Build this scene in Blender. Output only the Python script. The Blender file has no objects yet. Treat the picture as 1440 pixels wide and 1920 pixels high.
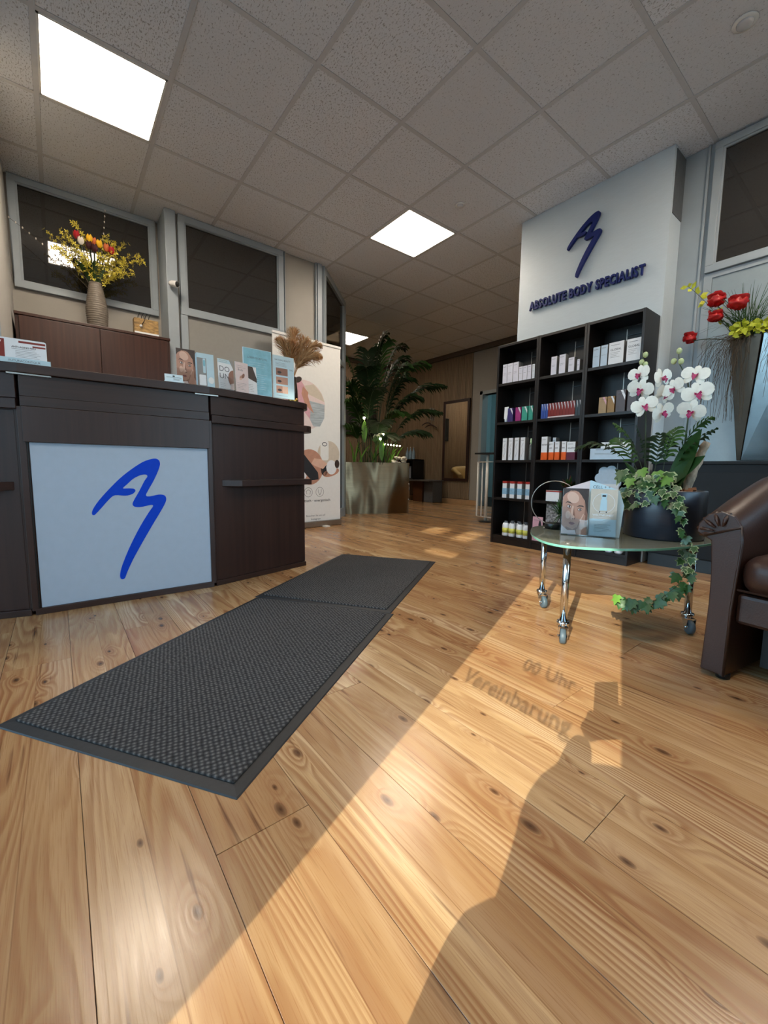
import bpy, bmesh, math, random
from mathutils import Vector, Matrix

# ------------------------------------------------------------------ scene, camera, world, sun
scn = bpy.context.scene
COL = scn.collection
RND = random.Random(11)
PI = math.pi
CAM_H, CEIL = 0.694, 2.945
F_PX, PITCH, ROLL, YAW = 772.606, 0.107150, -0.012827, -0.668438

cam_data = bpy.data.cameras.new('camera')
cam = bpy.data.objects.new('camera', cam_data)
COL.objects.link(cam)
scn.camera = cam
cam_data.sensor_fit = 'VERTICAL'
cam_data.sensor_height = 24.0
cam_data.sensor_width = 18.0
cam_data.lens = F_PX / 1920 * 24.0
cam_data.clip_start = 0.02
cam_data.clip_end = 200
_r = Vector((math.cos(YAW), math.sin(YAW), 0))
_fh = Vector((-math.sin(YAW), math.cos(YAW), 0))
_fw = _fh * math.cos(PITCH) - Vector((0, 0, 1)) * math.sin(PITCH)
_up = _fh * math.sin(PITCH) + Vector((0, 0, 1)) * math.cos(PITCH)
_rc = _r * math.cos(ROLL) - _up * math.sin(ROLL)
_uc = _r * math.sin(ROLL) + _up * math.cos(ROLL)
cam.matrix_world = Matrix(((_rc.x, _uc.x, -_fw.x, 0), (_rc.y, _uc.y, -_fw.y, 0), (_rc.z, _uc.z, -_fw.z, CAM_H), (0, 0, 0, 1)))

scn.view_settings.view_transform = 'Standard'
scn.view_settings.look = 'None'
scn.view_settings.gamma = 1.0
scn.view_settings.use_curve_mapping = False
scn.view_settings.exposure = 0.0
scn.cycles.use_denoising = True
scn.cycles.max_bounces = 10
scn.cycles.diffuse_bounces = 5
scn.cycles.glossy_bounces = 4
scn.cycles.transparent_max_bounces = 12
scn.cycles.sample_clamp_indirect = 6.0
scn.cycles.caustics_reflective = False
scn.cycles.caustics_refractive = False

SKY_STRENGTH, SUN_STRENGTH, PANEL_STRENGTH = 9.5, 13.0, 32.0
world = bpy.data.worlds.new('sky')
scn.world = world
world.use_nodes = True
_n, _l = world.node_tree.nodes, world.node_tree.links
_n.clear()
_tc = _n.new('ShaderNodeTexCoord'); _sx = _n.new('ShaderNodeSeparateXYZ'); _rp = _n.new('ShaderNodeValToRGB')
_mr = _n.new('ShaderNodeMapRange'); _mr.inputs[1].default_value = -0.3; _mr.inputs[2].default_value = 1.0
_bg = _n.new('ShaderNodeBackground'); _wo = _n.new('ShaderNodeOutputWorld')
_l.new(_tc.outputs['Generated'], _sx.inputs[0]); _l.new(_sx.outputs[2], _mr.inputs[0]); _l.new(_mr.outputs[0], _rp.inputs[0])
_e = _rp.color_ramp.elements
_e[0].position = 0.20; _e[0].color = (0.16, 0.17, 0.17, 1)
_e[1].position = 0.27; _e[1].color = (0.52, 0.76, 0.98, 1)
_x = _rp.color_ramp.elements.new(1.0); _x.color = (0.26, 0.55, 1.0, 1)
_l.new(_rp.outputs[0], _bg.inputs[0]); _bg.inputs[1].default_value = SKY_STRENGTH
_l.new(_bg.outputs[0], _wo.inputs[0])

sun_data = bpy.data.lights.new('sun', 'SUN')
sun = bpy.data.objects.new('sun', sun_data)
COL.objects.link(sun)
sun_data.energy = SUN_STRENGTH
sun_data.color = (1.0, 0.90, 0.76)
sun_data.angle = math.radians(0.2)
SUN_DIR = Vector((1.376, 0.556, -0.705)).normalized()
sun.rotation_euler = SUN_DIR.to_track_quat('-Z', 'Y').to_euler()
sun.location = (-3, -1.5, 4)

# ------------------------------------------------------------------ materials
def rgb(h):
    h = h.lstrip('#')
    c = [int(h[i:i + 2], 16) / 255 for i in (0, 2, 4)]
    return tuple(x / 12.92 if x <= 0.04045 else ((x + 0.055) / 1.055) ** 2.4 for x in c) + (1,)

MATS = {}
class NT:
    def __init__(s, name):
        s.m = bpy.data.materials.new(name); s.m.use_nodes = True
        s.n, s.l = s.m.node_tree.nodes, s.m.node_tree.links
        s.b = s.n['Principled BSDF']; s.out = s.n['Material Output']
    def node(s, t, **kw):
        nd = s.n.new('ShaderNode' + t)
        for k, v in kw.items(): setattr(nd, k, v)
        return nd
    def link(s, a, b): s.l.new(a, b)
    def val(s, sock, v):
        if hasattr(v, 'is_linked'): s.l.new(v, sock)
        else: sock.default_value = v
    def math(s, op, a, b=None, c=None, clamp=False):
        nd = s.node('Math', operation=op, use_clamp=clamp)
        for i, v in enumerate((a, b, c)):
            if v is not None: s.val(nd.inputs[i], v)
        return nd.outputs[0]
    def mix(s, f, a, b, blend='MIX'):
        nd = s.node('Mix', data_type='RGBA', blend_type=blend)
        s.val(nd.inputs[0], f); s.val(nd.inputs[6], a); s.val(nd.inputs[7], b)
        return nd.outputs[2]
    def noise(s, vec, scale, detail=3, rough=0.55, dim='3D'):
        nd = s.node('TexNoise', noise_dimensions=dim)
        if vec is not None: s.link(vec, nd.inputs['Vector'])
        nd.inputs['Scale'].default_value = scale; nd.inputs['Detail'].default_value = detail; nd.inputs['Roughness'].default_value = rough
        return nd.outputs[0]
    def ramp(s, f, stops):
        nd = s.node('ValToRGB'); s.link(f, nd.inputs[0])
        e = nd.color_ramp.elements
        e[0].position, e[0].color = stops[0]; e[1].position, e[1].color = stops[-1]
        for p_, c_ in stops[1:-1]:
            x = e.new(p_); x.color = c_
        return nd.outputs[0]
    def mapping(s, vec, scale=(1, 1, 1), loc=(0, 0, 0), rot=(0, 0, 0)):
        nd = s.node('Mapping'); s.link(vec, nd.inputs[0])
        nd.inputs[1].default_value = loc; nd.inputs[2].default_value = rot; nd.inputs[3].default_value = scale
        return nd.outputs[0]
    def coord(s, which='Object'):
        return s.node('TexCoord').outputs[which]
    def bump(s, h, strength=0.2, dist=0.01):
        nd = s.node('Bump'); s.val(nd.inputs['Height'], h)
        nd.inputs['Strength'].default_value = strength; nd.inputs['Distance'].default_value = dist
        s.link(nd.outputs[0], s.b.inputs['Normal'])

def mat(name, hexc, rough=0.5, metal=0.0, var=0.12, scale=30, stretch=(1, 1, 1), bump=0.0, spec=None, trans=0.0, ior=1.5, emit=0.0, emitc=None, coat=0.0, sub=0.0):
    """plain procedural material: colour broken up by noise, optional relief"""
    if name in MATS: return MATS[name]
    t = NT(name); c = rgb(hexc)
    v = t.mapping(t.coord(), stretch)
    nz = t.noise(v, scale, 4)
    dk = tuple(x * (1 - var) for x in c[:3]) + (1,); lt = tuple(min(1, x * (1 + var)) for x in c[:3]) + (1,)
    t.link(t.ramp(nz, [(0.3, dk), (0.7, lt)]), t.b.inputs['Base Color'])
    t.b.inputs['Roughness'].default_value = rough; t.b.inputs['Metallic'].default_value = metal
    if spec is not None: t.b.inputs['Specular IOR Level'].default_value = spec
    if trans: t.b.inputs['Transmission Weight'].default_value = trans; t.b.inputs['IOR'].default_value = ior
    if coat: t.b.inputs['Coat Weight'].default_value = coat; t.b.inputs['Coat Roughness'].default_value = 0.08
    if emit:
        t.b.inputs['Emission Color'].default_value = rgb(emitc or hexc); t.b.inputs['Emission Strength'].default_value = emit
    if bump: t.bump(nz, bump, 0.004)
    MATS[name] = t.m
    return t.m

def wood_dark(name, hexc, axis='x', rough=0.38):
    if name in MATS: return MATS[name]
    t = NT(name); c = rgb(hexc)
    st = {'x': (1.2, 40, 40), 'z': (40, 40, 1.2), 'y': (40, 1.2, 40)}[axis]
    nz = t.noise(t.mapping(t.coord(), st), 1.0, 5, 0.6)
    n2 = t.noise(t.mapping(t.coord(), tuple(x * 0.12 if x > 2 else x for x in st)), 1.0, 2)
    col = t.ramp(nz, [(0.3, tuple(x * 0.62 for x in c[:3]) + (1,)), (0.7, tuple(x * 1.3 for x in c[:3]) + (1,))])
    col = t.mix(t.math('MULTIPLY', n2, 0.5), col, tuple(x * 0.6 for x in c[:3]) + (1,))
    t.link(col, t.b.inputs['Base Color']); t.b.inputs['Roughness'].default_value = rough
    t.b.inputs['Specular IOR Level'].default_value = 0.45
    t.bump(nz, 0.06, 0.002)
    MATS[name] = t.m
    return t.m

def floor_wood():
    t = NT('pine_laminate')
    geo = t.node('NewGeometry').outputs['Position']
    oi = t.node('ObjectInfo').outputs['Random']
    sp = t.node('SeparateXYZ'); t.link(geo, sp.inputs[0])
    X, Y = sp.outputs[0], sp.outputs[1]
    strip = t.math('FLOOR', t.math('DIVIDE', t.math('ADD', X, 3.68), 0.092))
    wn = t.node('TexWhiteNoise', noise_dimensions='2D'); cb0 = t.node('CombineXYZ')
    t.link(strip, cb0.inputs[0]); t.link(t.math('MULTIPLY', oi, 91.7), cb0.inputs[1]); t.link(cb0.outputs[0], wn.inputs['Vector'])
    sr = wn.outputs['Value']
    # shifted coordinates, one print per strip
    Xs = t.math('ADD', X, t.math('MULTIPLY', sr, 37.0)); Ys = t.math('ADD', Y, t.math('MULTIPLY', oi, 53.0))
    def vec(a, b, sa, sb):
        c = t.node('CombineXYZ'); t.link(t.math('MULTIPLY', a, sa), c.inputs[0]); t.link(t.math('MULTIPLY', b, sb), c.inputs[1]); return c.outputs[0]
    # knots
    vo = t.node('TexVoronoi', voronoi_dimensions='2D', feature='F1'); t.link(vec(Xs, Ys, 9.0, 4.2), vo.inputs['Vector']); vo.inputs['Scale'].default_value = 1.0
    d = vo.outputs['Distance']; vc = t.node('SeparateColor'); t.link(vo.outputs['Color'], vc.inputs[0])
    keep = t.math('GREATER_THAN', vc.outputs[0], 0.58)
    size = t.math('MULTIPLY_ADD', vc.outputs[1], 0.07, 0.035)
    kn = t.math('MULTIPLY', t.math('SUBTRACT', 1.0, t.math('DIVIDE', d, size), clamp=True), keep)
    halo = t.math('MULTIPLY', t.math('POWER', t.math('SUBTRACT', 1.0, t.math('DIVIDE', d, 0.42), clamp=True), 2.0), keep)
    # cathedral grain = contour lines of a stretched noise
    n1 = t.noise(vec(Xs, Ys, 5.5, 0.55), 1.0, 2, 0.45, '2D')
    n1b = t.noise(vec(Xs, Ys, 18, 3.2), 1.0, 2, 0.5, '2D')
    fld = t.math('ADD', t.math('MULTIPLY', n1, 17.0), t.math('MULTIPLY', Xs, 34.0))
    fld = t.math('ADD', fld, t.math('MULTIPLY', n1b, 0.7))
    fld = t.math('ADD', fld, t.math('MULTIPLY', halo, 3.6))
    ring = t.math('FRACT', fld)
    ring = t.math('MULTIPLY', t.math('POWER', ring, 3.0), t.math('MULTIPLY', t.math('SUBTRACT', 1.0, ring), 9.5), clamp=True)
    amp = t.noise(vec(Xs, Ys, 7, 0.9), 1.0, 3, 0.5, '2D')
    amp = t.math('MULTIPLY', t.math('SUBTRACT', amp, 0.22, clamp=True), 1.75, clamp=True)
    fib = t.noise(vec(Xs, Ys, 420, 9), 1.0, 4, 0.65, '2D')
    broad = t.noise(vec(Xs, Ys, 9, 0.8), 1.0, 3, 0.55, '2D')
    base = t.ramp(broad, [(0.28, rgb('#a07c55')), (0.5, rgb('#b8956a')), (0.72, rgb('#cbad86'))])
    base = t.mix(t.math('MULTIPLY', t.math('SUBTRACT', sr, 0.2, clamp=True), 0.85, clamp=True), base, rgb('#956c45'))
    base = t.mix(t.math('MULTIPLY', t.math('MULTIPLY', ring, amp), 0.78), base, rgb('#7a4624'))
    base = t.mix(t.math('MULTIPLY', t.math('SUBTRACT', fib, 0.50, clamp=True), 1.9, clamp=True), base, rgb('#7e4d2a'))
    base = t.mix(t.math('MULTIPLY', halo, 0.42), base, rgb('#7d4a26'))
    base = t.mix(t.math('MULTIPLY', t.math('POWER', kn, 0.5), 0.9, clamp=True), base, rgb('#3a2114'))
    # printed joint between the two strips of a board
    fr_ = t.math('ABSOLUTE', t.math('SUBTRACT', t.math('FRACT', t.math('DIVIDE', t.math('ADD', X, 3.68), 0.092)), 0.5))
    base = t.mix(t.math('MULTIPLY', t.math('GREATER_THAN', fr_, 0.489), 0.45), base, rgb('#6b4325'))
    # dark resin streaks
    st = t.noise(vec(Xs, Ys, 46, 2.0), 1.0, 3, 0.6, '2D')
    base = t.mix(t.math('MULTIPLY', t.math('SUBTRACT', st, 0.66, clamp=True), 6.0, clamp=True), base, rgb('#58331c'))
    t.link(base, t.b.inputs['Base Color'])
    rg = t.noise(vec(Xs, Ys, 60, 6), 1.0, 3, 0.6, '2D')
    t.link(t.math('MULTIPLY_ADD', rg, 0.12, 0.17), t.b.inputs['Roughness'])
    hh = t.math('ADD', t.math('MULTIPLY', fib, 0.5), t.math('MULTIPLY', ring, -0.4))
    t.bump(hh, 0.07, 0.0015)
    return t.m

def ceiling_tile_mat():
    t = NT('mineral_fibre_tile')
    oi = t.node('ObjectInfo').outputs['Random']
    geo = t.node('NewGeometry').outputs['Position']
    cb = t.node('CombineXYZ'); t.link(t.math('MULTIPLY', oi, 71.0), cb.inputs[0]); t.link(t.math('MULTIPLY', oi, 37.0), cb.inputs[1])
    va = t.node('VectorMath', operation='ADD'); t.link(geo, va.inputs[0]); t.link(cb.outputs[0], va.inputs[1])
    v = va.outputs[0]
    fis = t.noise(t.mapping(v, (130, 62, 1)), 1.0, 2, 0.6, '2D')
    pit = t.noise(t.mapping(v, (260, 260, 1)), 1.0, 2, 0.5, '2D')
    cut = t.math('MULTIPLY_ADD', oi, 0.07, 0.57)
    m1 = t.math('MULTIPLY', t.math('SUBTRACT', fis, cut, clamp=True), 9.0, clamp=True)
    m2 = t.math('MULTIPLY', t.math('SUBTRACT', pit, 0.60, clamp=True), 4.0, clamp=True)
    m = t.math('MAXIMUM', m1, t.math('MULTIPLY', m2, 0.5))
    base = t.mix(oi, rgb('#e4e9f0'), rgb('#d9dde3'))
    base = t.mix(t.math('MULTIPLY', m, 0.62), base, rgb('#66645f'))
    t.link(base, t.b.inputs['Base Color']); t.b.inputs['Roughness'].default_value = 0.9
    t.bump(t.math('MULTIPLY', m, -1.0), 0.5, 0.003)
    return t.m

def carpet_mat():
    t = NT('mat_carpet')
    v = t.coord()
    w = t.mapping(v, (78, 78, 78), rot=(0, 0, math.radians(45)))
    ck = t.node('TexVoronoi', voronoi_dimensions='2D'); t.link(w, ck.inputs['Vector']); ck.inputs['Scale'].default_value = 1.0; ck.inputs['Randomness'].default_value = 0.25
    nz = t.noise(v, 900, 2); big = t.noise(v, 6, 2)
    h = t.math('SUBTRACT', 1.0, ck.outputs['Distance'])
    f = t.math('ADD', t.math('MULTIPLY', h, 0.75), t.math('MULTIPLY', nz, 0.5))
    c = t.ramp(f, [(0.42, rgb('#1a1a1b')), (0.75, rgb('#4c4b4b')), (1.0, rgb('#827f7c'))])
    c = t.mix(t.math('MULTIPLY', big, 0.3), c, rgb('#2b2a2b'))
    t.link(c, t.b.inputs['Base Color']); t.b.inputs['Roughness'].default_value = 0.95
    t.b.inputs['Specular IOR Level'].default_value = 0.15
    t.bump(f, 0.9, 0.006)
    return t.m

def glass_mat(name, tint='#e9f4f2', gloss=0.12, alpha=0.9):
    """thin clear sheet: lets light straight through, mirrors a little"""
    if name in MATS: return MATS[name]
    t = NT(name); t.n.remove(t.b)
    tr = t.node('BsdfTransparent'); gl = t.node('BsdfGlossy'); gl.inputs['Roughness'].default_value = 0.02
    nz = t.noise(t.coord(), 3, 1)
    c = rgb(tint)
    t.link(t.ramp(nz, [(0.3, tuple(x * alpha for x in c[:3]) + (1,)), (0.7, tuple(x * (alpha + 0.04) for x in c[:3]) + (1,))]), tr.inputs[0])
    fr = t.node('LayerWeight'); fr.inputs[0].default_value = 0.35
    mx = t.node('MixShader'); t.link(t.math('MULTIPLY_ADD', fr.outputs['Fresnel'], 0.8, gloss * 0.2), mx.inputs[0])
    t.link(tr.outputs[0], mx.inputs[1]); t.link(gl.outputs[0], mx.inputs[2]); t.link(mx.outputs[0], t.out.inputs[0])
    MATS[name] = t.m
    return t.m

def brushed_steel():
    t = NT('brushed_steel')
    v = t.coord()
    br = t.noise(t.mapping(v, (3, 3, 400)), 1.0, 3)
    wv = t.noise(t.mapping(v, (2.6, 2.6, 0.9)), 1.0, 1, 0.3)
    t.link(t.ramp(br, [(0.3, rgb('#6a5844')), (0.7, rgb('#857056'))]), t.b.inputs['Base Color'])
    t.b.inputs['Metallic'].default_value = 1.0; t.b.inputs['Roughness'].default_value = 0.27
    t.bump(wv, 1.0, 0.16)
    return t.m

M_FLOOR, M_TILE, M_CARPET, M_STEEL = floor_wood(), ceiling_tile_mat(), carpet_mat(), brushed_steel()
M_DESK = wood_dark('desk_wood', '#33211c', 'x'); M_DESKV = wood_dark('desk_wood_upright', '#35221d', 'z')
M_CAB = wood_dark('cabinet_wood', '#43281f', 'z', 0.3); M_SHELF = wood_dark('shelf_blackbrown', '#171211', 'z', 0.36)
M_FRAME = mat('grey_aluminium_frame', '#97a1a7', 0.42, var=0.04, scale=8, bump=0.0)
M_PANEL = mat('grey_partition_panel', '#9a958c', 0.55, var=0.04, scale=5)
M_WALL = mat('painted_wall', '#b6b4ae', 0.7, var=0.03, scale=9, bump=0.05)
M_SIGNW = mat('sign_wall_satin', '#c0ccd3', 0.42, var=0.03, scale=14, stretch=(1, 1, 14))
M_DARKGLASS = mat('dark_window_glass', '#2b2a28', 0.03, var=0.1, scale=2, spec=1.0)
M_BAR = mat('ceiling_grid_paint', '#c3c6ca', 0.6, var=0.03)
M_WHITE = mat('white_card', '#e2e6ea', 0.45, var=0.02)
M_WHITEP = mat('white_plastic', '#e3e4e2', 0.35, var=0.02)
M_BLUE = mat('logo_blue', '#0540c4', 0.5, var=0.03, spec=0.15); M_NAVY = mat('sign_navy', '#0e2062', 0.45, var=0.05, spec=0.3)
M_LOGOP = mat('logo_panel_white', '#a6b6c8', 0.45, var=0.02, spec=0.3)
M_CHROME = mat('chrome', '#cfd2d4', 0.08, 1.0, var=0.03); M_ALU = mat('satin_aluminium', '#a5a19a', 0.35, 1.0, var=0.05)
M_BLACK = mat('black_plastic', '#121212', 0.4, var=0.2); M_RUBBER = mat('black_rubber', '#1a1d20', 0.55, var=0.15, scale=60, bump=0.1)
M_GREYW = mat('grey_rubber_wheel', '#46555e', 0.5, var=0.1)
M_LEATHER = mat('brown_leather', '#37221a', 0.36, var=0.12, scale=220, bump=0.12, spec=0.4); M_PIPING = mat('brown_leather_piping', '#2c1b15', 0.4, var=0.1, scale=200)
M_CREAM = mat('cream_leather', '#b9a26f', 0.45, var=0.08, scale=150, bump=0.1)
M_ACRYL = glass_mat('clear_acrylic', '#ffffff', 0.06, 0.965); M_PANE = glass_mat('facade_glass', '#f4f8f6', 0.1, 0.94)
M_SKIN = mat('print_skin', '#b98a75', 0.4, var=0.08, scale=20); M_SKINL = mat('print_skin_light', '#d6b09c', 0.4, var=0.05, scale=20); M_SKIND = mat('print_skin_dark', '#8a5f4e', 0.4, var=0.08, scale=20)
M_HAIR = mat('print_hair', '#3b2e2a', 0.4, var=0.2, scale=60, stretch=(8, 8, 1)); M_LIP = mat('print_lip', '#8d4a48', 0.4); M_EYEW = mat('print_eye_white', '#cfc8c4', 0.4); M_EYE = mat('print_eye_dark', '#2a2422', 0.4)
M_TXT = mat('print_text_grey', '#5a6068', 0.5); M_TXTD = mat('print_text_dark', '#23262b', 0.5); M_PALE = mat('print_pale_blue', '#b9d3dd', 0.35, var=0.03); M_CYAN = mat('print_cyan', '#86bccb', 0.25, var=0.12, scale=25)
M_BEIGE = mat('print_beige', '#c9beae', 0.45, var=0.05); M_PINK = mat('print_pink', '#cfa0ab', 0.45, var=0.06); M_PINKL = mat('print_pale_pink', '#dccbc9', 0.45, var=0.05); M_SEA = mat('print_sea', '#a7b2b8', 0.45, var=0.25, scale=9, stretch=(1, 1, 9))
M_RED = mat('print_red', '#a22c26', 0.4); M_DRED = mat('print_dark_red', '#7c241f', 0.35, var=0.06); M_PRBLUE = mat('print_blue', '#2f4e9c', 0.35, var=0.06); M_LBLUE = mat('print_light_blue', '#86b2cf', 0.4, var=0.15, scale=40)
M_SLATE = mat('print_slate', '#36444c', 0.35, var=0.06); M_VIOLET = mat('print_violet', '#39306c', 0.35); M_MAG = mat('print_magenta', '#9c2f76', 0.35); M_TEAL = mat('print_teal', '#3d9d8b', 0.35); M_GOLD = mat('print_gold', '#a3875f', 0.4, var=0.06); M_OCHRE = mat('print_ochre', '#94713a', 0.4, var=0.06); M_BROWNP = mat('print_brown', '#4c4040', 0.35, var=0.08); M_ORANGE = mat('print_orange', '#df5e1c', 0.4); M_BERRY = mat('print_berry', '#5c1f38', 0.4); M_YELL = mat('print_yellow', '#c9c95a', 0.4); M_BOXS = mat('box_side_grey', '#8b8b8a', 0.5, var=0.04); M_LILAC = mat('print_lilac_white', '#dadae6', 0.42, var=0.03); M_ICE = mat('print_ice_blue', '#b7cbdb', 0.4, var=0.05)
M_GREEN = mat('palm_green', '#182c14', 0.55, var=0.35, scale=12, spec=0.15); M_GREEN2 = mat('palm_green_light', '#2f4c20', 0.55, var=0.3, scale=12, spec=0.15); M_GREEN3 = mat('leaf_bright', '#5c8f2c', 0.45, var=0.25, scale=15); M_LEAF = mat('orchid_leaf', '#23401c', 0.3, var=0.2, scale=15); M_IVY = mat('ivy_green', '#2f5226', 0.4, var=0.3, scale=60); M_IVYE = mat('ivy_cream_edge', '#94a277', 0.45, var=0.12); M_IVYL = mat('ivy_young', '#5f8632', 0.4, var=0.15)
M_STEM = mat('stem_green', '#2d3a1f', 0.5, var=0.2); M_TWIG = mat('twig_brown', '#4a3a26', 0.7, var=0.3, scale=60); M_BARK = mat('driftwood', '#a08c76', 0.85, var=0.35, scale=40, stretch=(3, 3, 1), bump=0.5); M_MULCH = mat('bark_mulch', '#6b4226', 0.9, var=0.4, scale=90, bump=0.6)
M_ORCH = mat('orchid_white', '#e6e6dc', 0.5, var=0.05, scale=60); M_LIPM = mat('orchid_magenta', '#a3265c', 0.45, var=0.2, scale=90); M_BUD = mat('orchid_bud', '#b4c08a', 0.5, var=0.1)
M_FORS = mat('forsythia_yellow', '#cbbd45', 0.5, var=0.2, scale=50); M_TRED = mat('tulip_red', '#a3121e', 0.4, var=0.12); M_TYEL = mat('tulip_yellow', '#e0b020', 0.4, var=0.1); M_TWHI = mat('tulip_white', '#d6cfc4', 0.4, var=0.06); M_TORA = mat('tulip_orange', '#c2693a', 0.4, var=0.12); M_TDRK = mat('tulip_dark', '#3a1218', 0.4, var=0.15); M_POPPY = mat('poppy_red', '#b30d10', 0.45, var=0.2, scale=60); M_YGRN = mat('yellow_green_leaf', '#b9bf2c', 0.5, var=0.2, scale=40)
M_PAMP = mat('pampas_brown', '#ad7d4e', 0.8, var=0.25, scale=60); M_PAMPL = mat('pampas_light', '#cba273', 0.8, var=0.2, scale=60)
M_VASE = mat('grey_rope_vase', '#70675b', 0.55, var=0.15, scale=50, bump=0.15)
M_POT = mat('dark_blue_grey_pot', '#272c36', 0.3, var=0.12, scale=20, stretch=(1, 1, 6))
M_BRONZE = mat('bronze_metal', '#4a4036', 0.32, 0.8, var=0.08); M_STEELV = mat('steel_vase', '#7f8688', 0.22, 1.0, var=0.06)
M_SLAT = wood_dark('slat_wood', '#8d775e', 'z', 0.6); M_FELT = mat('slat_backing', '#0d0b09', 0.9, var=0.1)
M_MIRROR = mat('mirror_silver', '#e6e6e2', 0.02, 1.0, var=0.0); M_WENGE = wood_dark('mirror_frame_wood', '#2b1712', 'z', 0.4)
M_BENCH = mat('charcoal_bench', '#191c1f', 0.55, var=0.12, scale=8, spec=0.25); M_TABLEG = mat('frosted_glass_top', '#6c6e62', 0.10, var=0.04, spec=0.4); M_EDGE = mat('green_glass_edge', '#6aa592', 0.12, var=0.1, spec=0.6)
M_WSTEEL = mat('white_steel_tube', '#d5d3cb', 0.35, var=0.04); M_BLUEGREY = mat('bluish_wall', '#a8c2c6', 0.7, var=0.04); M_SKIRT = mat('skirting_wood', '#a8855e', 0.5, var=0.1, scale=10)
M_PEBBLE = mat('white_pebble', '#d8d2c6', 0.55, var=0.1, scale=40); M_SOIL = mat('potting_soil', '#2a1f16', 0.95, var=0.3, scale=80, bump=0.5)
M_BOTTLE = mat('blue_clear_bottle', '#7f97a8', 0.1, var=0.1, spec=0.6)
# ------------------------------------------------------------------ mesh helpers
UP = Vector((0, 0, 1))
def V(*a): return Vector(a)

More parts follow.
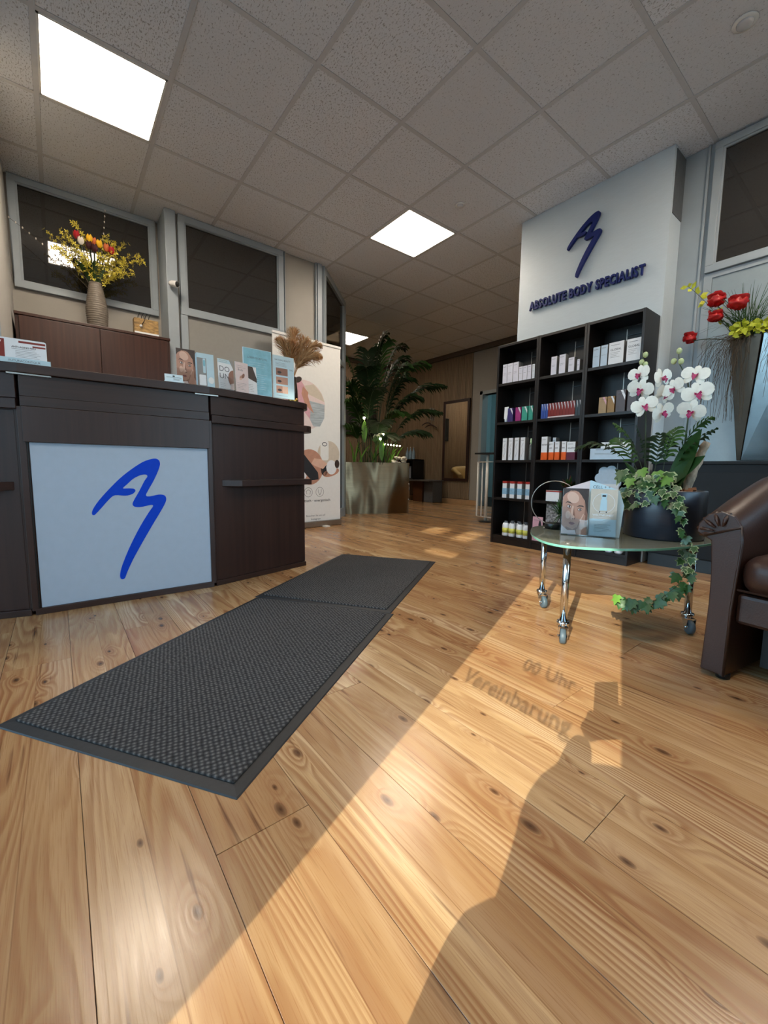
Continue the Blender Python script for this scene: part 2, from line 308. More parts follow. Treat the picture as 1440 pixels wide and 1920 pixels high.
class MB:
    """collects shapes in world coordinates and builds them as one mesh object"""
    def __init__(s): s.v, s.f, s.m, s.s = [], [], [], []
    def add(s, vs, fs, m=0, smooth=False):
        o = len(s.v)
        s.v.extend(Vector(x) for x in vs)
        for f in fs:
            s.f.append([i + o for i in f]); s.m.append(m); s.s.append(smooth)
        return s
    def box(s, x0, x1, y0, y1, z0, z1, m=0):
        vs = [(x, y, z) for x in (x0, x1) for y in (y0, y1) for z in (z0, z1)]
        return s.add(vs, [(0, 1, 3, 2), (4, 6, 7, 5), (0, 4, 5, 1), (2, 3, 7, 6), (0, 2, 6, 4), (1, 5, 7, 3)], m)
    def fbox(s, O, U, W, N, u0, u1, w0, w1, n0, n1, m=0):
        """box in a frame: origin O, axes U (right), W (up), N (towards viewer)"""
        vs = [O + U * u + W * w + N * n for u in (u0, u1) for w in (w0, w1) for n in (n0, n1)]
        return s.add(vs, [(0, 1, 3, 2), (4, 6, 7, 5), (0, 4, 5, 1), (2, 3, 7, 6), (0, 2, 6, 4), (1, 5, 7, 3)], m)
    def prism(s, pts, z0, z1, m=0, mside=None):
        n = len(pts)
        vs = [(p[0], p[1], z0) for p in pts] + [(p[0], p[1], z1) for p in pts]
        s.add(vs, [list(range(n))[::-1], list(range(n, 2 * n))], m)
        return s.add(vs, [(i, (i + 1) % n, n + (i + 1) % n, n + i) for i in range(n)], m if mside is None else mside)
    def fprism(s, O, U, W, N, pts, n0, n1, m=0):
        n = len(pts)
        vs = [O + U * p[0] + W * p[1] + N * n0 for p in pts] + [O + U * p[0] + W * p[1] + N * n1 for p in pts]
        return s.add(vs, [list(range(n))[::-1], list(range(n, 2 * n))] + [(i, (i + 1) % n, n + (i + 1) % n, n + i) for i in range(n)], m)
    def poly(s, pts, m=0, smooth=False): return s.add(pts, [list(range(len(pts)))], m, smooth)
    def fpoly(s, O, U, W, N, pts, n, m=0): return s.poly([O + U * p[0] + W * p[1] + N * n for p in pts], m)
    def tube(s, path, r, n=8, m=0, cap=True, smooth=True):
        path = [Vector(p) for p in path]; k = len(path)
        rr = r if isinstance(r, (list, tuple)) else [r] * k
        vs, fs = [], []
        t0 = (path[1] - path[0]).normalized()
        a = t0.orthogonal().normalized()
        for i, p in enumerate(path):
            t = (path[min(i + 1, k - 1)] - path[max(i - 1, 0)]).normalized()
            a = (a - t * a.dot(t))
            a = a.normalized() if a.length > 1e-6 else t.orthogonal().normalized()
            b = t.cross(a)
            for j in range(n):
                an = 2 * PI * j / n
                vs.append(p + (a * math.cos(an) + b * math.sin(an)) * rr[i])
        for i in range(k - 1):
            for j in range(n):
                fs.append((i * n + j, i * n + (j + 1) % n, (i + 1) * n + (j + 1) % n, (i + 1) * n + j))
        s.add(vs, fs, m, smooth)
        if cap:
            s.add(vs[:n], [list(range(n))[::-1]], m); s.add(vs[-n:], [list(range(n))], m)
        return s
    def lathe(s, prof, c=(0, 0, 0), n=24, m=0, smooth=True, axis=None):
        c = Vector(c); ax = Vector(axis).normalized() if axis else UP
        a = ax.orthogonal().normalized() if axis else V(1, 0, 0); b = ax.cross(a)
        vs, fs = [], []
        for r, z in prof:
            for j in range(n):
                an = 2 * PI * j / n
                vs.append(c + ax * z + (a * math.cos(an) + b * math.sin(an)) * r)
        for i in range(len(prof) - 1):
            for j in range(n):
                fs.append((i * n + j, i * n + (j + 1) % n, (i + 1) * n + (j + 1) % n, (i + 1) * n + j))
        s.add(vs, fs, m, smooth)
        if prof[0][0] > 1e-5: s.add(vs[:n], [list(range(n))[::-1]], m)
        if prof[-1][0] > 1e-5: s.add(vs[-n:], [list(range(n))], m)
        return s
    def ball(s, c, r, n=8, k=6, m=0, sc=(1, 1, 1)):
        c = Vector(c); vs = []; fs = []
        for i in range(k + 1):
            th = PI * i / k
            for j in range(n):
                ph = 2 * PI * j / n
                vs.append(c + Vector((r * sc[0] * math.sin(th) * math.cos(ph), r * sc[1] * math.sin(th) * math.sin(ph), r * sc[2] * math.cos(th))))
        for i in range(k):
            for j in range(n):
                fs.append((i * n + j, (i + 1) * n + j, (i + 1) * n + (j + 1) % n, i * n + (j + 1) % n))
        return s.add(vs, fs, m, True)
    def ribbon(s, path, w, side, m=0, fold=0.0):
        """leaf blade along a path; w = half widths; side = sideways vector; fold raises the edges"""
        path = [Vector(p) for p in path]; k = len(path); side = Vector(side).normalized()
        vs, fs = [], []
        for i, p in enumerate(path):
            t = (path[min(i + 1, k - 1)] - path[max(i - 1, 0)]).normalized()
            sd = (side - t * side.dot(t)).normalized(); nn = t.cross(sd)
            ww = w[i] if isinstance(w, (list, tuple)) else w
            vs += [p - sd * ww + nn * ww * fold, p, p + sd * ww + nn * ww * fold]
        for i in range(k - 1):
            a = i * 3
            fs += [(a, a + 1, a + 4, a + 3), (a + 1, a + 2, a + 5, a + 4)]
        return s.add(vs, fs, m, True)
    def text(s, body, O, U, W, N, size, m=0, n=0.0006, align='C', bold=0.0, extrude=0.0, width=None):
        vs, fs = text_geo(body, bold, extrude)
        if not vs: return s
        x0, x1 = min(v[0] for v in vs), max(v[0] for v in vs)
        k = size if width is None else width / (x1 - x0)
        off = {'C': -(x0 + x1) / 2, 'L': -x0, 'R': -x1}[align]
        return s.add([O + U * ((v[0] + off) * k) + W * (v[1] * size) + N * (n + v[2] * size) for v in vs], fs, m)
    def build(s, name, mats, parent=None, bevel=0.0, segs=2, solid=0.0, sub=0, local=False, recalc=True):
        me = bpy.data.meshes.new(name)
        vs = s.v
        if parent is not None and not local:
            inv = parent_matrix(parent).inverted()
            vs = [inv @ v for v in vs]
        me.from_pydata([tuple(v) for v in vs], [], s.f)
        for mt in (mats if isinstance(mats, (list, tuple)) else [mats]): me.materials.append(mt)
        me.polygons.foreach_set('material_index', s.m); me.polygons.foreach_set('use_smooth', s.s)
        if recalc:
            bm = bmesh.new(); bm.from_mesh(me)
            bmesh.ops.remove_doubles(bm, verts=bm.verts, dist=1e-5)
            bmesh.ops.recalc_face_normals(bm, faces=bm.faces)
            bm.to_mesh(me); bm.free()
        me.update()
        o = bpy.data.objects.new(name, me); COL.objects.link(o)
        if parent is not None: o.parent = parent
        if bevel:
            b = o.modifiers.new('bevel', 'BEVEL'); b.width = bevel; b.segments = segs; b.limit_method = 'ANGLE'; b.angle_limit = math.radians(40)
        if solid:
            d = o.modifiers.new('solid', 'SOLIDIFY'); d.thickness = solid; d.offset = 0
        if sub:
            d = o.modifiers.new('sub', 'SUBSURF'); d.levels = sub; d.render_levels = sub
        return o

def parent_matrix(o):
    m = Matrix.Translation(o.location) @ o.rotation_euler.to_matrix().to_4x4()
    return parent_matrix(o.parent) @ m if o.parent else m

_txt = {}
def text_geo(body, bold=0.0, extrude=0.0):
    key = (body, bold, extrude)
    if key not in _txt:
        cu = bpy.data.curves.new('lettering', 'FONT'); cu.body = body; cu.size = 1.0; cu.resolution_u = 3
        cu.offset = bold; cu.extrude = extrude
        ob = bpy.data.objects.new('lettering', cu); COL.objects.link(ob)
        me = bpy.data.meshes.new_from_object(ob.evaluated_get(bpy.context.evaluated_depsgraph_get()))
        _txt[key] = ([tuple(v.co) for v in me.vertices], [tuple(p.vertices) for p in me.polygons])
        bpy.data.objects.remove(ob); bpy.data.curves.remove(cu); bpy.data.meshes.remove(me)
    return _txt[key]

def tag(o, label, cat, group=None):
    o['label'] = label; o['category'] = cat
    if group: o['group'] = group
    return o
def thing(name, label, cat, loc=(0, 0, 0), rotz=0.0, group=None):
    o = bpy.data.objects.new(name, None); COL.objects.link(o)
    o.empty_display_size = 0.1
    o.location = loc; o.rotation_euler = (0, 0, rotz)
    return tag(o, label, cat, group)
def single(mb, name, mats, label, cat, loc, rotz=0.0, group=None, **kw):
    """a thing that is one mesh: origin at its base"""
    M = Matrix.Translation(loc) @ Matrix.Rotation(rotz, 4, 'Z'); inv = M.inverted()
    mb.v = [inv @ v for v in mb.v]
    o = mb.build(name, mats, **kw); o.location = loc; o.rotation_euler = (0, 0, rotz)
    return tag(o, label, cat, group)
def struct(o, label=None):
    o['kind'] = 'structure'
    if label: o['label'] = label
    return o
def dupe(o, parent=None, loc=None, rot=None, scale=None):
    c = o.copy(); COL.objects.link(c)
    if parent is not None: c.parent = parent
    if loc is not None: c.location = loc
    if rot is not None: c.rotation_euler = rot
    if scale is not None: c.scale = scale
    return c
def ell(cx, cy, rx, ry, n=16, a0=0.0, a1=2 * PI, rot=0.0):
    full = abs(a1 - a0 - 2 * PI) < 1e-6; k = n if full else n + 1
    out = []
    for i in range(k):
        a = a0 + (a1 - a0) * i / n
        x, y = rx * math.cos(a), ry * math.sin(a)
        out.append((cx + x * math.cos(rot) - y * math.sin(rot), cy + x * math.sin(rot) + y * math.cos(rot)))
    return out
def rect(x0, y0, x1, y1): return [(x0, y0), (x1, y0), (x1, y1), (x0, y1)]
def rrect(x0, y0, x1, y1, r, n=4):
    out = []
    for cx, cy, a in ((x1 - r, y0 + r, -PI / 2), (x1 - r, y1 - r, 0), (x0 + r, y1 - r, PI / 2), (x0 + r, y0 + r, PI)):
        out += [(cx + r * math.cos(a + PI / 2 * i / n), cy + r * math.sin(a + PI / 2 * i / n)) for i in range(n + 1)]
    return out
def smooth_closed(pts, k=3):
    n = len(pts); out = []
    for i in range(n):
        p0, p1, p2, p3 = (Vector(pts[(i + j - 1) % n]) for j in range(4))
        for q in range(k):
            t = q / k
            out.append(tuple(0.5 * ((2 * p1) + (p2 - p0) * t + (2 * p0 - 5 * p1 + 4 * p2 - p3) * t * t + (3 * p1 - p0 - 3 * p2 + p3) * t ** 3)))
    return out
def bez(a, b, c, n=8): return [Vector(a) * (1 - t) ** 2 + Vector(b) * 2 * t * (1 - t) + Vector(c) * t * t for t in (i / n for i in range(n + 1))]
ORD = ['first', 'second', 'third', 'fourth', 'fifth', 'sixth', 'seventh', 'eighth', 'ninth', 'tenth', 'eleventh', 'twelfth']

# ------------------------------------------------------------------ room shell
RX0, RX1, RY0, RY1 = -1.3, 6.25, -1.6, 7.4       # outer bounds
WB1, WB2 = 4.56, 4.29                            # the two planes of the back partition
RW, SIGN = 3.69, 3.482                           # right wall, sign pier

floor = struct(MB().box(RX0 - 0.3, RX1 + 2.6, RY0 - 0.3, RY1 + 0.3, -0.15, -0.006).build('floor', mat('subfloor', '#1c130d', 0.9)), 'pine plank laminate floor')
def free(x, y):
    if x < -0.21 and y > 3.2: return False
    if y > WB1 and x < 2.3: return False
    if x > RW and y < 2.4: return False
    return True
PW, PL = 0.184, 1.285
pm = MB().box(-PW / 2 + 0.0004, PW / 2 - 0.0004, -PL / 2 + 0.0006, PL / 2 - 0.0006, -0.006, 0.0).build('plank', M_FLOOR, floor, bevel=0.0004, segs=1)
pm0 = pm; nplank = 0
known = {1: 0.235, 2: 0.07, -2: 0.836, 0: 1.02, -1: 0.45, 3: 0.63, 4: 0.33}
for i in range(int(RX0 / PW) - 1, int(RX1 / PW) + 2):
    x = (i + 1.5) * PW if False else (i + 0.5) * PW + 0.184
    if x < RX0 + 0.09 or x > RX1 - 0.0: continue
    off = known.get(i, (i * 0.437) % PL) % PL
    y = RY0 + off - PL
    while y < RY1:
        a, b = max(y, RY0), min(y + PL, RY1)
        if b - a > 0.05 and (free(x, a + 0.05) or free(x, b - 0.05)):
            o = pm if nplank == 0 else dupe(pm0, floor)
            o.location = (x, (a + b) / 2, 0); o.scale = (1, (b - a) / PL, 1); nplank += 1
        y += PL

ceiling = struct(MB().box(RX0 - 0.3, RX1 + 2.6, RY0 - 0.3, RY1 + 0.3, CEIL + 0.03, CEIL + 0.3).build('ceiling', M_WALL), 'suspended grey mineral tile ceiling')
GX, GY, GT = 0.0272, 2.9007, 0.625
LIGHTS = {(0, 0): 'square lit ceiling panel above the flower vase, nearest to the camera', (4, 0): 'square lit ceiling panel to the left of the blue wall sign', (6, 5): 'square lit ceiling panel above the big palm planter',
          (0, -5): 'square lit ceiling panel behind the camera on the entrance side', (4, -5): 'square lit ceiling panel behind the camera near the armchair'}
tile = MB().box(-GT / 2 + 0.013, GT / 2 - 0.013, -GT / 2 + 0.013, GT / 2 - 0.013, 0.003, 0.02).build('ceiling_tile', M_TILE, ceiling, bevel=0.002, segs=1)
first = True
for i in range(-3, 10):
    for j in range(-8, 8):
        cx, cy = GX + (i + 0.5) * GT, GY + (j + 0.5) * GT
        if cx < RX0 - 0.3 or cx > RX1 + 0.3 or cy < RY0 - 0.3 or cy > RY1 + 0.3 or (i, j) in LIGHTS: continue
        if not any(free(cx + a, cy + b) for a in (-.3, .3) for b in (-.3, .3)): continue
        if cx > 4.1 and cy < 2.0: continue
        o = tile if first else dupe(tile, ceiling)
        first = False
        o.location = (cx, cy, CEIL); o.rotation_euler = (0, 0, RND.choice((0, PI / 2)))
barx = MB().box(-0.0135, 0.0135, RY0, RY1, 0, 0.02).build('grid_bar', M_BAR, ceiling)
bary = MB().box(RX0, RX1, -0.0135, 0.0135, 0.0006, 0.02).build('grid_bar', M_BAR, ceiling)
fx = fy = True
for i in range(-2, 11):
    x = GX + i * GT
    if RX0 < x < RX1:
        o = barx if fx else dupe(barx, ceiling); fx = False; o.location = (x, 0, CEIL)
for j in range(-7, 8):
    y = GY + j * GT
    if RY0 < y < RY1:
        o = bary if fy else dupe(bary, ceiling); fy = False; o.location = (0, y, CEIL)

M_LAMP = mat('lamp_diffuser', '#fff2df', 0.5, var=0.0, emit=PANEL_STRENGTH, emitc='#ffeeda')
for (i, j), lab in LIGHTS.items():
    cx, cy = GX + (i + 0.5) * GT, GY + (j + 0.5) * GT
    t = thing('ceiling_light', lab, 'ceiling light', (cx, cy, CEIL), group='square ceiling light panels')
    h = GT / 2 - 0.013
    fr = MB()
    for a in (-1, 1):
        fr.box(cx + (h - 0.012 if a > 0 else -h), cx + (h if a > 0 else -h + 0.012), cy - h, cy + h, CEIL - 0.002, CEIL + 0.02)
        fr.box(cx - h, cx + h, cy + (h - 0.012 if a > 0 else -h), cy + (h if a > 0 else -h + 0.012), CEIL - 0.002, CEIL + 0.02)
    fr.build('light_frame', M_WHITEP, t)
    MB().box(cx - h + 0.013, cx + h - 0.013, cy - h + 0.013, cy + h - 0.013, CEIL + 0.001, CEIL + 0.012).build('diffuser', M_LAMP, t)

# back partition, left bay with window 1
def frame_rect(mb, O, U, W, N, u0, u1, w0, w1, t, n0, n1, m=0):
    mb.fbox(O, U, W, N, u0 - t, u1 + t, w1, w1 + t, n0, n1, m); mb.fbox(O, U, W, N, u0 - t, u1 + t, w0 - t, w0, n0, n1, m)
    mb.fbox(O, U, W, N, u0 - t, u0, w0, w1, n0, n1, m); mb.fbox(O, U, W, N, u1, u1 + t, w0, w1, n0, n1, m)
wb = MB()
wb.box(-0.5, 0.86, WB1 + 0.02, WB1 + 0.12, 0, CEIL)
wb.box(0.95, 2.45, WB2 + 0.02, WB2 + 0.12, 0, CEIL)
wall_back = struct(wb.build('wall_back', M_PANEL), 'grey partition wall behind the reception desk')
colb = MB().box(0.86, 0.95, 4.26, 4.7, 0, CEIL)
struct(colb.build('trim_1', M_FRAME, bevel=0.004), 'grey vertical post between the two partition windows')
def window(name, label, O, U, N, u0, u1, w0, w1, border, panemat=None):
    w = thing(name, label, 'window', O); del w['category']; struct(w)
    f = MB(); frame_rect(f, O, U, UP, N, u0, u1, w0, w1, border, -0.02, 0.012)
    frame_rect(f, O, U, UP, N, u0 + 0.012, u1 - 0.012, w0 + 0.012, w1 - 0.012, 0.014, -0.02, 0.003)
    f.build('window_frame', M_FRAME, w, bevel=0.003)
    MB().fbox(O, U, UP, N, u0, u1, w0, w1, -0.018, -0.01).build('pane', panemat or M_DARKGLASS, w)
    return w
window('window_1', 'dark window pane behind the flower vase', V(0, WB1, 0), V(1, 0, 0), V(0, -1, 0), -0.139, 0.79, 2.145, 2.893, 0.048)
window('window_2', 'dark window pane right of the security camera', V(0, WB2, 0), V(1, 0, 0), V(0, -1, 0), 1.03, 1.932, 2.133, 2.886, 0.056)
tr = MB()
for x0, x1, z0, z1 in ((0.97, 1.03, 0, 2.075), (1.932, 1.99, 0, 2.075), (2.0, 2.008, 0, CEIL), (2.372, 2.385, 0, CEIL), (2.395, 2.45, 0, CEIL), (-0.2, 0.86, 0.1, 0.16)):
    y = WB2 if x0 > 0.9 else WB1
    tr.box(x0, x1, y - 0.012, y + 0.02, z0, z1)
struct(tr.build('trim_2', M_FRAME, bevel=0.003), 'grey aluminium profiles of the partition')
struct(MB().box(1.03, 1.932, WB2 + 0.004, WB2 + 0.02, 0.05, 2.05).build('trim_3', mat('grey_infill_panel', '#8b8a86', 0.5, var=0.03)), 'grey infill panel below the partition window')
# diagonal glazed partition
DO = V(2.47, 4.31, 0); DU = V(3.235 - 2.47, 5.05 - 4.31, 0).normalized(); DN = V(DU.y, -DU.x, 0); DL = (V(3.235, 5.05, 0) - DO).length
dw = MB()
dw.fbox(DO, DU, UP, DN, 0, 0.07, 0, CEIL, -0.04, 0.03); dw.fbox(DO, DU, UP, DN, DL - 0.09, DL, 0, CEIL, -0.04, 0.03)
dw.fbox(DO, DU, UP, DN, 0.07, DL - 0.09, CEIL - 0.07, CEIL, -0.04, 0.03); dw.fbox(DO, DU, UP, DN, 0.07, DL - 0.09, 2.06, 2.12, -0.04, 0.03); dw.fbox(DO, DU, UP, DN, 0.07, DL - 0.09, 0, 0.12, -0.04, 0.03)
struct(dw.build('wall_diagonal', M_FRAME, bevel=0.003), 'grey framed diagonal glass partition')
wd = thing('window_3', 'glass panes of the diagonal partition', 'window', DO); del wd['category']; struct(wd)
MB().fbox(DO, DU, UP, DN, 0.07, DL - 0.09, 2.12, CEIL - 0.07, -0.008, 0.0).build('pane', glass_mat('tinted_glass', '#6a655c', 0.3, 0.9), wd)
MB().fbox(DO, DU, UP, DN, 0.07, DL - 0.09, 0.12, 2.06, -0.008, 0.0).build('pane', M_DARKGLASS, wd)

# left wall stub, entrance facade with glazing, rear facade
struct(MB().box(-0.5, -0.205, 3.2, WB1 + 0.1, 0, CEIL).build('wall_left', M_WALL), 'pale painted wall at the left edge')
struct(MB().box(RX0 - 0.3, -0.5, 3.2, 3.4, 0, CEIL).build('wall_corner', M_WALL), 'pale wall return beside the reception desk')
fe = MB()
fe.box(RX0 - 0.12, RX0, RY0, -0.623, 0, CEIL); fe.box(RX0 - 0.12, RX0, -0.623, 0.6, 1.96, 2.72)
fe.box(RX0 - 0.12, RX0, -0.623, 3.2, 2.72, CEIL); fe.box(RX0 - 0.12, RX0, -0.623, 3.2, 0, 0.08)
struct(fe.build('wall_entrance', M_WALL), 'glazed entrance front')
fm = MB()
fm.box(RX0 - 0.11, RX0 - 0.01, -0.048, 0.05, 0.08, 1.96)
for y in (0.6, 1.8, 3.15): fm.box(RX0 - 0.08, RX0 - 0.02, y - 0.03, y + 0.03, 0.08, 2.72)
struct(fm.build('trim_4', M_FRAME), 'mullions of the entrance front')
for k, (a, b) in enumerate(((-0.623, -0.05), (0.052, 0.57), (0.63, 1.77), (1.83, 3.12))):
    w = thing('window_%d' % (5 + k), 'clear pane of the entrance front', 'window', (RX0 - 0.05, a, 0)); del w['category']; struct(w)
    MB().box(RX0 - 0.056, RX0 - 0.05, a, b, 0.08, 2.72).build('pane', M_PANE, w)
fr = MB()
fr.box(RX0, RW, RY0 - 0.12, RY0, 1.88, CEIL); fr.box(RX0, RW, RY0 - 0.12, RY0, 0, 0.3)
fr.box(-0.35, 1.3, RY0 - 0.12, RY0, 0.3, 1.88)
for x in (RX0 + 0.05, 2.5, RW - 0.05): fr.box(x - 0.05, x + 0.05, RY0 - 0.12, RY0, 0.3, 1.88)
struct(fr.build('wall_front', M_WALL), 'front wall with wide windows')
for k, (a, b) in enumerate(((-1.2, -0.35), (1.3, 2.45), (2.55, 3.59))):
    w = thing('window_%d' % (9 + k), 'clear pane of the front wall', 'window', (a, RY0 - 0.05, 0)); del w['category']; struct(w)
    MB().box(a, b, RY0 - 0.056, RY0 - 0.05, 0.3, 1.88).build('pane', M_PANE, w)
# lettering on the glass door, its shadow falls on the floor
dl = thing('door_lettering', 'opening hours lettering stuck on the entrance glass', 'lettering', (RX0 - 0.045, -0.3, 1.2))
O = V(RX0 - 0.045, -0.146, 1.207)
MB().text('Vereinbarung', O + V(0, 0.052, 0), V(0, -1, 0), UP, V(-1, 0, 0), 0.066, align='L', bold=0.016, width=0.372).build('letters', M_TXTD, dl)
MB().text('00 Uhr', O + V(0, -0.12, 0.116), V(0, -1, 0), UP, V(-1, 0, 0), 0.066, align='L', bold=0.016, width=0.19).build('letters', M_TXTD, dl)

# outside: added unseen wall blocks the sun, its holes shape the far patches
S1, S2 = 0.556 / 1.376, 0.705 / 1.376
XO = -15.0
def sunhit(y0): return y0 + XO * S1
nb = MB()
ye = sunhit(0.585)
holes = [(1.10, 1.50, 2.36, 2.58), (1.30, 1.55, 3.00, 3.62), (1.74, 2.05, 3.10, 3.55), (0.61, 0.72, 2.35, 2.62)]
def zof(x): return (x - XO) * S2
ys = sorted({ye, sunhit(6.5)} | {sunhit(a) for h in holes for a in h[:2]})
zs = sorted({0.0, 9.9} | {zof(a) for h in holes for a in h[2:]})
for a, b in zip(ys, ys[1:]):
    for c, d in zip(zs, zs[1:]):
        ym, zm = (a + b) / 2, (c + d) / 2
        if any(sunhit(h[0]) < ym < sunhit(h[1]) and zof(h[2]) < zm < zof(h[3]) for h in holes): continue
        nb.box(XO - 0.04, XO, a, b, c, d)
struct(nb.build('wall_sun_blocker', mat('sun_blocker_render', '#8f918c', 0.9, var=0.1, scale=2)), 'unseen wall added outside to block the sun')
struct(MB().box(-60, RX0 - 0.3, -60, 60, -0.3, -0.16).box(RX0 - 0.3, 20, -60, RY0 - 0.3, -0.3, -0.16).build('ground_outside', mat('paving_outside', '#77756f', 0.9, var=0.15, scale=3)), 'paving outside')

# right wall with window 4, pier with the sign
wr = MB()
wr.box(RW, RW + 0.12, RY0, 2.45, 0, CEIL)
struct(wr.build('wall_right', M_FRAME), 'grey partition wall behind the wall vase')
window('window_4', 'dark window pane above the wall vase', V(RW - 0.021, 0, 0), V(0, -1, 0), V(-1, 0, 0), -0.98, 0.35, 2.128, 2.885, 0.045)
rp = MB()
rp.box(RW - 0.012, RW, 1.055, 1.07, 0.75, CEIL); rp.box(RW - 0.014, RW, 0.98, 1.03, 0.75, 2.08); rp.box(RW - 0.014, RW, -0.6, 0.98, 2.045, 2.08)
struct(rp.build('trim_5', M_FRAME, bevel=0.002), 'aluminium profiles of the right wall')
struct(MB().box(RW - 0.006, RW, -0.6, 0.98, 0.75, 2.045).build('trim_6', mat('frosted_lower_panel', '#8e9ba0', 0.3, var=0.03)), 'grey satin panel behind the wall vase')
struct(MB().box(SIGN, RW, 1.207, 2.412, 0, CEIL).build('wall_pier', M_SIGNW), 'satin wall pier with the blue sign')
struct(MB().box(SIGN + 0.03, RW, 1.203, 1.2075, 2.51, 2.93).build('trim_7', mat('grey_metal_plate', '#55585a', 0.5)), 'narrow grey plate on the side of the pier')

# far room
struct(MB().box(RW, RX1, 2.33, 2.45, 0, CEIL).build('wall_side', M_WALL), 'far room side wall')
struct(MB().box(2.3, RX1 + 0.1, RY1, RY1 + 0.12, 0, CEIL).box(2.25, 2.45, 4.42, RY1, 0, CEIL).build('wall_far_left', M_FELT), 'dark backing of the slatted wall')
wf = MB()
wf.box(RX1, RX1 + 0.12, 5.06, RY1, 0, CEIL); wf.box(RX1, RX1 + 0.12, 2.4, 4.2, 0, CEIL); wf.box(RX1, RX1 + 0.12, 4.2, 5.06, 2.06, CEIL)
wall_far = struct(wf.build('wall_far', mat('far_wall_paint', '#8c8880', 0.7, var=0.03)), 'grey far wall with doorway')
sl = MB(); y = 5.26
while y < RY1: sl.box(RX1 - 0.018, RX1, y, y + 0.022, 0.1, CEIL - 0.09); y += 0.034
o = sl.build('slats', M_SLAT, wall_far); o['kind'] = 'stuff'
sl = MB(); x = 2.46
while x < RX1 - 0.03: sl.box(x, x + 0.022, RY1 - 0.018, RY1, 0.1, CEIL - 0.09); x += 0.034
o = sl.build('slats', M_SLAT, bpy.data.objects['wall_far_left']); o['kind'] = 'stuff'
MB().box(RX1 - 0.003, RX1, 5.26, RY1, 0.08, CEIL - 0.08).build('backing_board', M_FELT, wall_far)
struct(MB().box(RX1 - 0.03, RX1, 5.06, RY1 - 0.02, 0, 0.09).build('baseboard_far', M_SKIRT, bevel=0.004), 'wooden skirting of the far wall')
struct(MB().box(RX1 - 0.06, RX1, 2.46, RY1, CEIL - 0.085, CEIL).build('trim_8', mat('brown_cornice', '#4f4438', 0.6)), 'brown ceiling trim in the far room')
struct(MB().box(2.46, RX1 - 0.06, RY1 - 0.06, RY1, CEIL - 0.085, CEIL).build('trim_9', MATS['brown_cornice']), 'brown ceiling trim above the slatted wall')
dj = MB(); dj.box(RX1 - 0.02, RX1 + 0.14, 5.0, 5.06, 0, 2.12); dj.box(RX1 - 0.02, RX1 + 0.14, 4.2, 5.06, 2.06, 2.12)
struct(dj.build('trim_10', mat('door_jamb', '#8e9698', 0.5, var=0.03)), 'grey door jamb in the far wall')
# cool lit corridor beyond the doorway
struct(MB().box(RX1 + 2.2, RX1 + 2.3, 3.6, 6.6, 0, CEIL).box(RX1 + 0.12, RX1 + 2.2, 6.5, 6.6, 0, CEIL).box(RX1 + 0.12, RX1 + 2.2, 3.6, 3.7, 0, CEIL).build('wall_corridor', M_BLUEGREY), 'bluish corridor wall beyond the doorway')
dd = thing('door_1', 'pale blue double door at the end of the corridor', 'door', (RX1 + 2.19, 5.7, 0)); del dd['category']; struct(dd)
for a in (5.3, 5.72): MB().box(RX1 + 2.16, RX1 + 2.2, a, a + 0.4, 0.02, 2.05).build('door_leaf', mat('door_leaf_blue', '#8fb4c0', 0.5, var=0.03), dd, bevel=0.004)
MB().box(RX1 + 2.17, RX1 + 2.2, 5.24, 5.29, 0, 2.1).box(RX1 + 2.17, RX1 + 2.2, 6.13, 6.18, 0, 2.1).box(RX1 + 2.17, RX1 + 2.2, 5.24, 6.18, 2.06, 2.11).build('door_frame', mat('door_frame_blue', '#a3c2cb', 0.5, var=0.02), dd)
cl = thing('corridor_fill_light', 'added unseen cool light panel in the blue corridor beyond the doorway', 'ceiling light', (RX1 + 1.2, 4.6, CEIL - 0.04))  # glowing panel added out of view, stands in for the corridor's cool daylight
MB().box(RX1 + 0.9, RX1 + 1.5, 4.3, 4.9, CEIL - 0.04, CEIL - 0.02).build('diffuser', mat('cool_fill_panel', '#d8f2ff', 0.5, var=0.0, emit=14.0, emitc='#c4e8f0'), cl)
MB().box(RX1 + 0.88, RX1 + 1.52, 4.28, 4.92, CEIL - 0.02, CEIL).build('light_frame', M_WHITEP, cl)
# ------------------------------------------------------------------ logo outline shared by desk and wall sign
LOGO = [(0.1177, 0.4551), (0.1234, 0.4772), (0.1483, 0.5175), (0.1881, 0.5669), (0.2385, 0.6229), (0.2897, 0.6687), (0.3418, 0.7065), (0.3839, 0.7237), (0.4103, 0.7232), (0.4212, 0.7031), (0.4134, 0.6696), (0.39, 0.6159), (0.3615, 0.5628), (0.3499, 0.537), (0.3653, 0.5305), (0.4081, 0.5388), (0.435, 0.5343), (0.443, 0.5158), (0.4366, 0.4915), (0.4154, 0.4523), (0.3693, 0.3737), (0.3182, 0.284), (0.2757, 0.2046), (0.2476, 0.1425), (0.2385, 0.1187), (0.2263, 0.1134), (0.2179, 0.1255), (0.2215, 0.1583), (0.2387, 0.2095), (0.2724, 0.2888), (0.3172, 0.3778), (0.3598, 0.4493), (0.3801, 0.4795), (0.3687, 0.4861), (0.3319, 0.4783), (0.3012, 0.4786), (0.2886, 0.4909), (0.2946, 0.5118), (0.32, 0.5579), (0.3459, 0.6104), (0.3603, 0.6327), (0.3535, 0.6433), (0.3287, 0.6398), (0.2976, 0.6225), (0.2684, 0.5939), (0.2508, 0.5746), (0.2754, 0.5741), (0.2983, 0.5713), (0.3038, 0.5595), (0.2891, 0.5447), (0.2589, 0.5375), (0.2154, 0.5412), (0.1906, 0.5215), (0.1606, 0.4854), (0.136, 0.4563), (0.1246, 0.4469)]
LOGO_S = smooth_closed(LOGO, 3)
XA, YA, ZA = V(1, 0, 0), V(0, 1, 0), V(0, 0, 1)

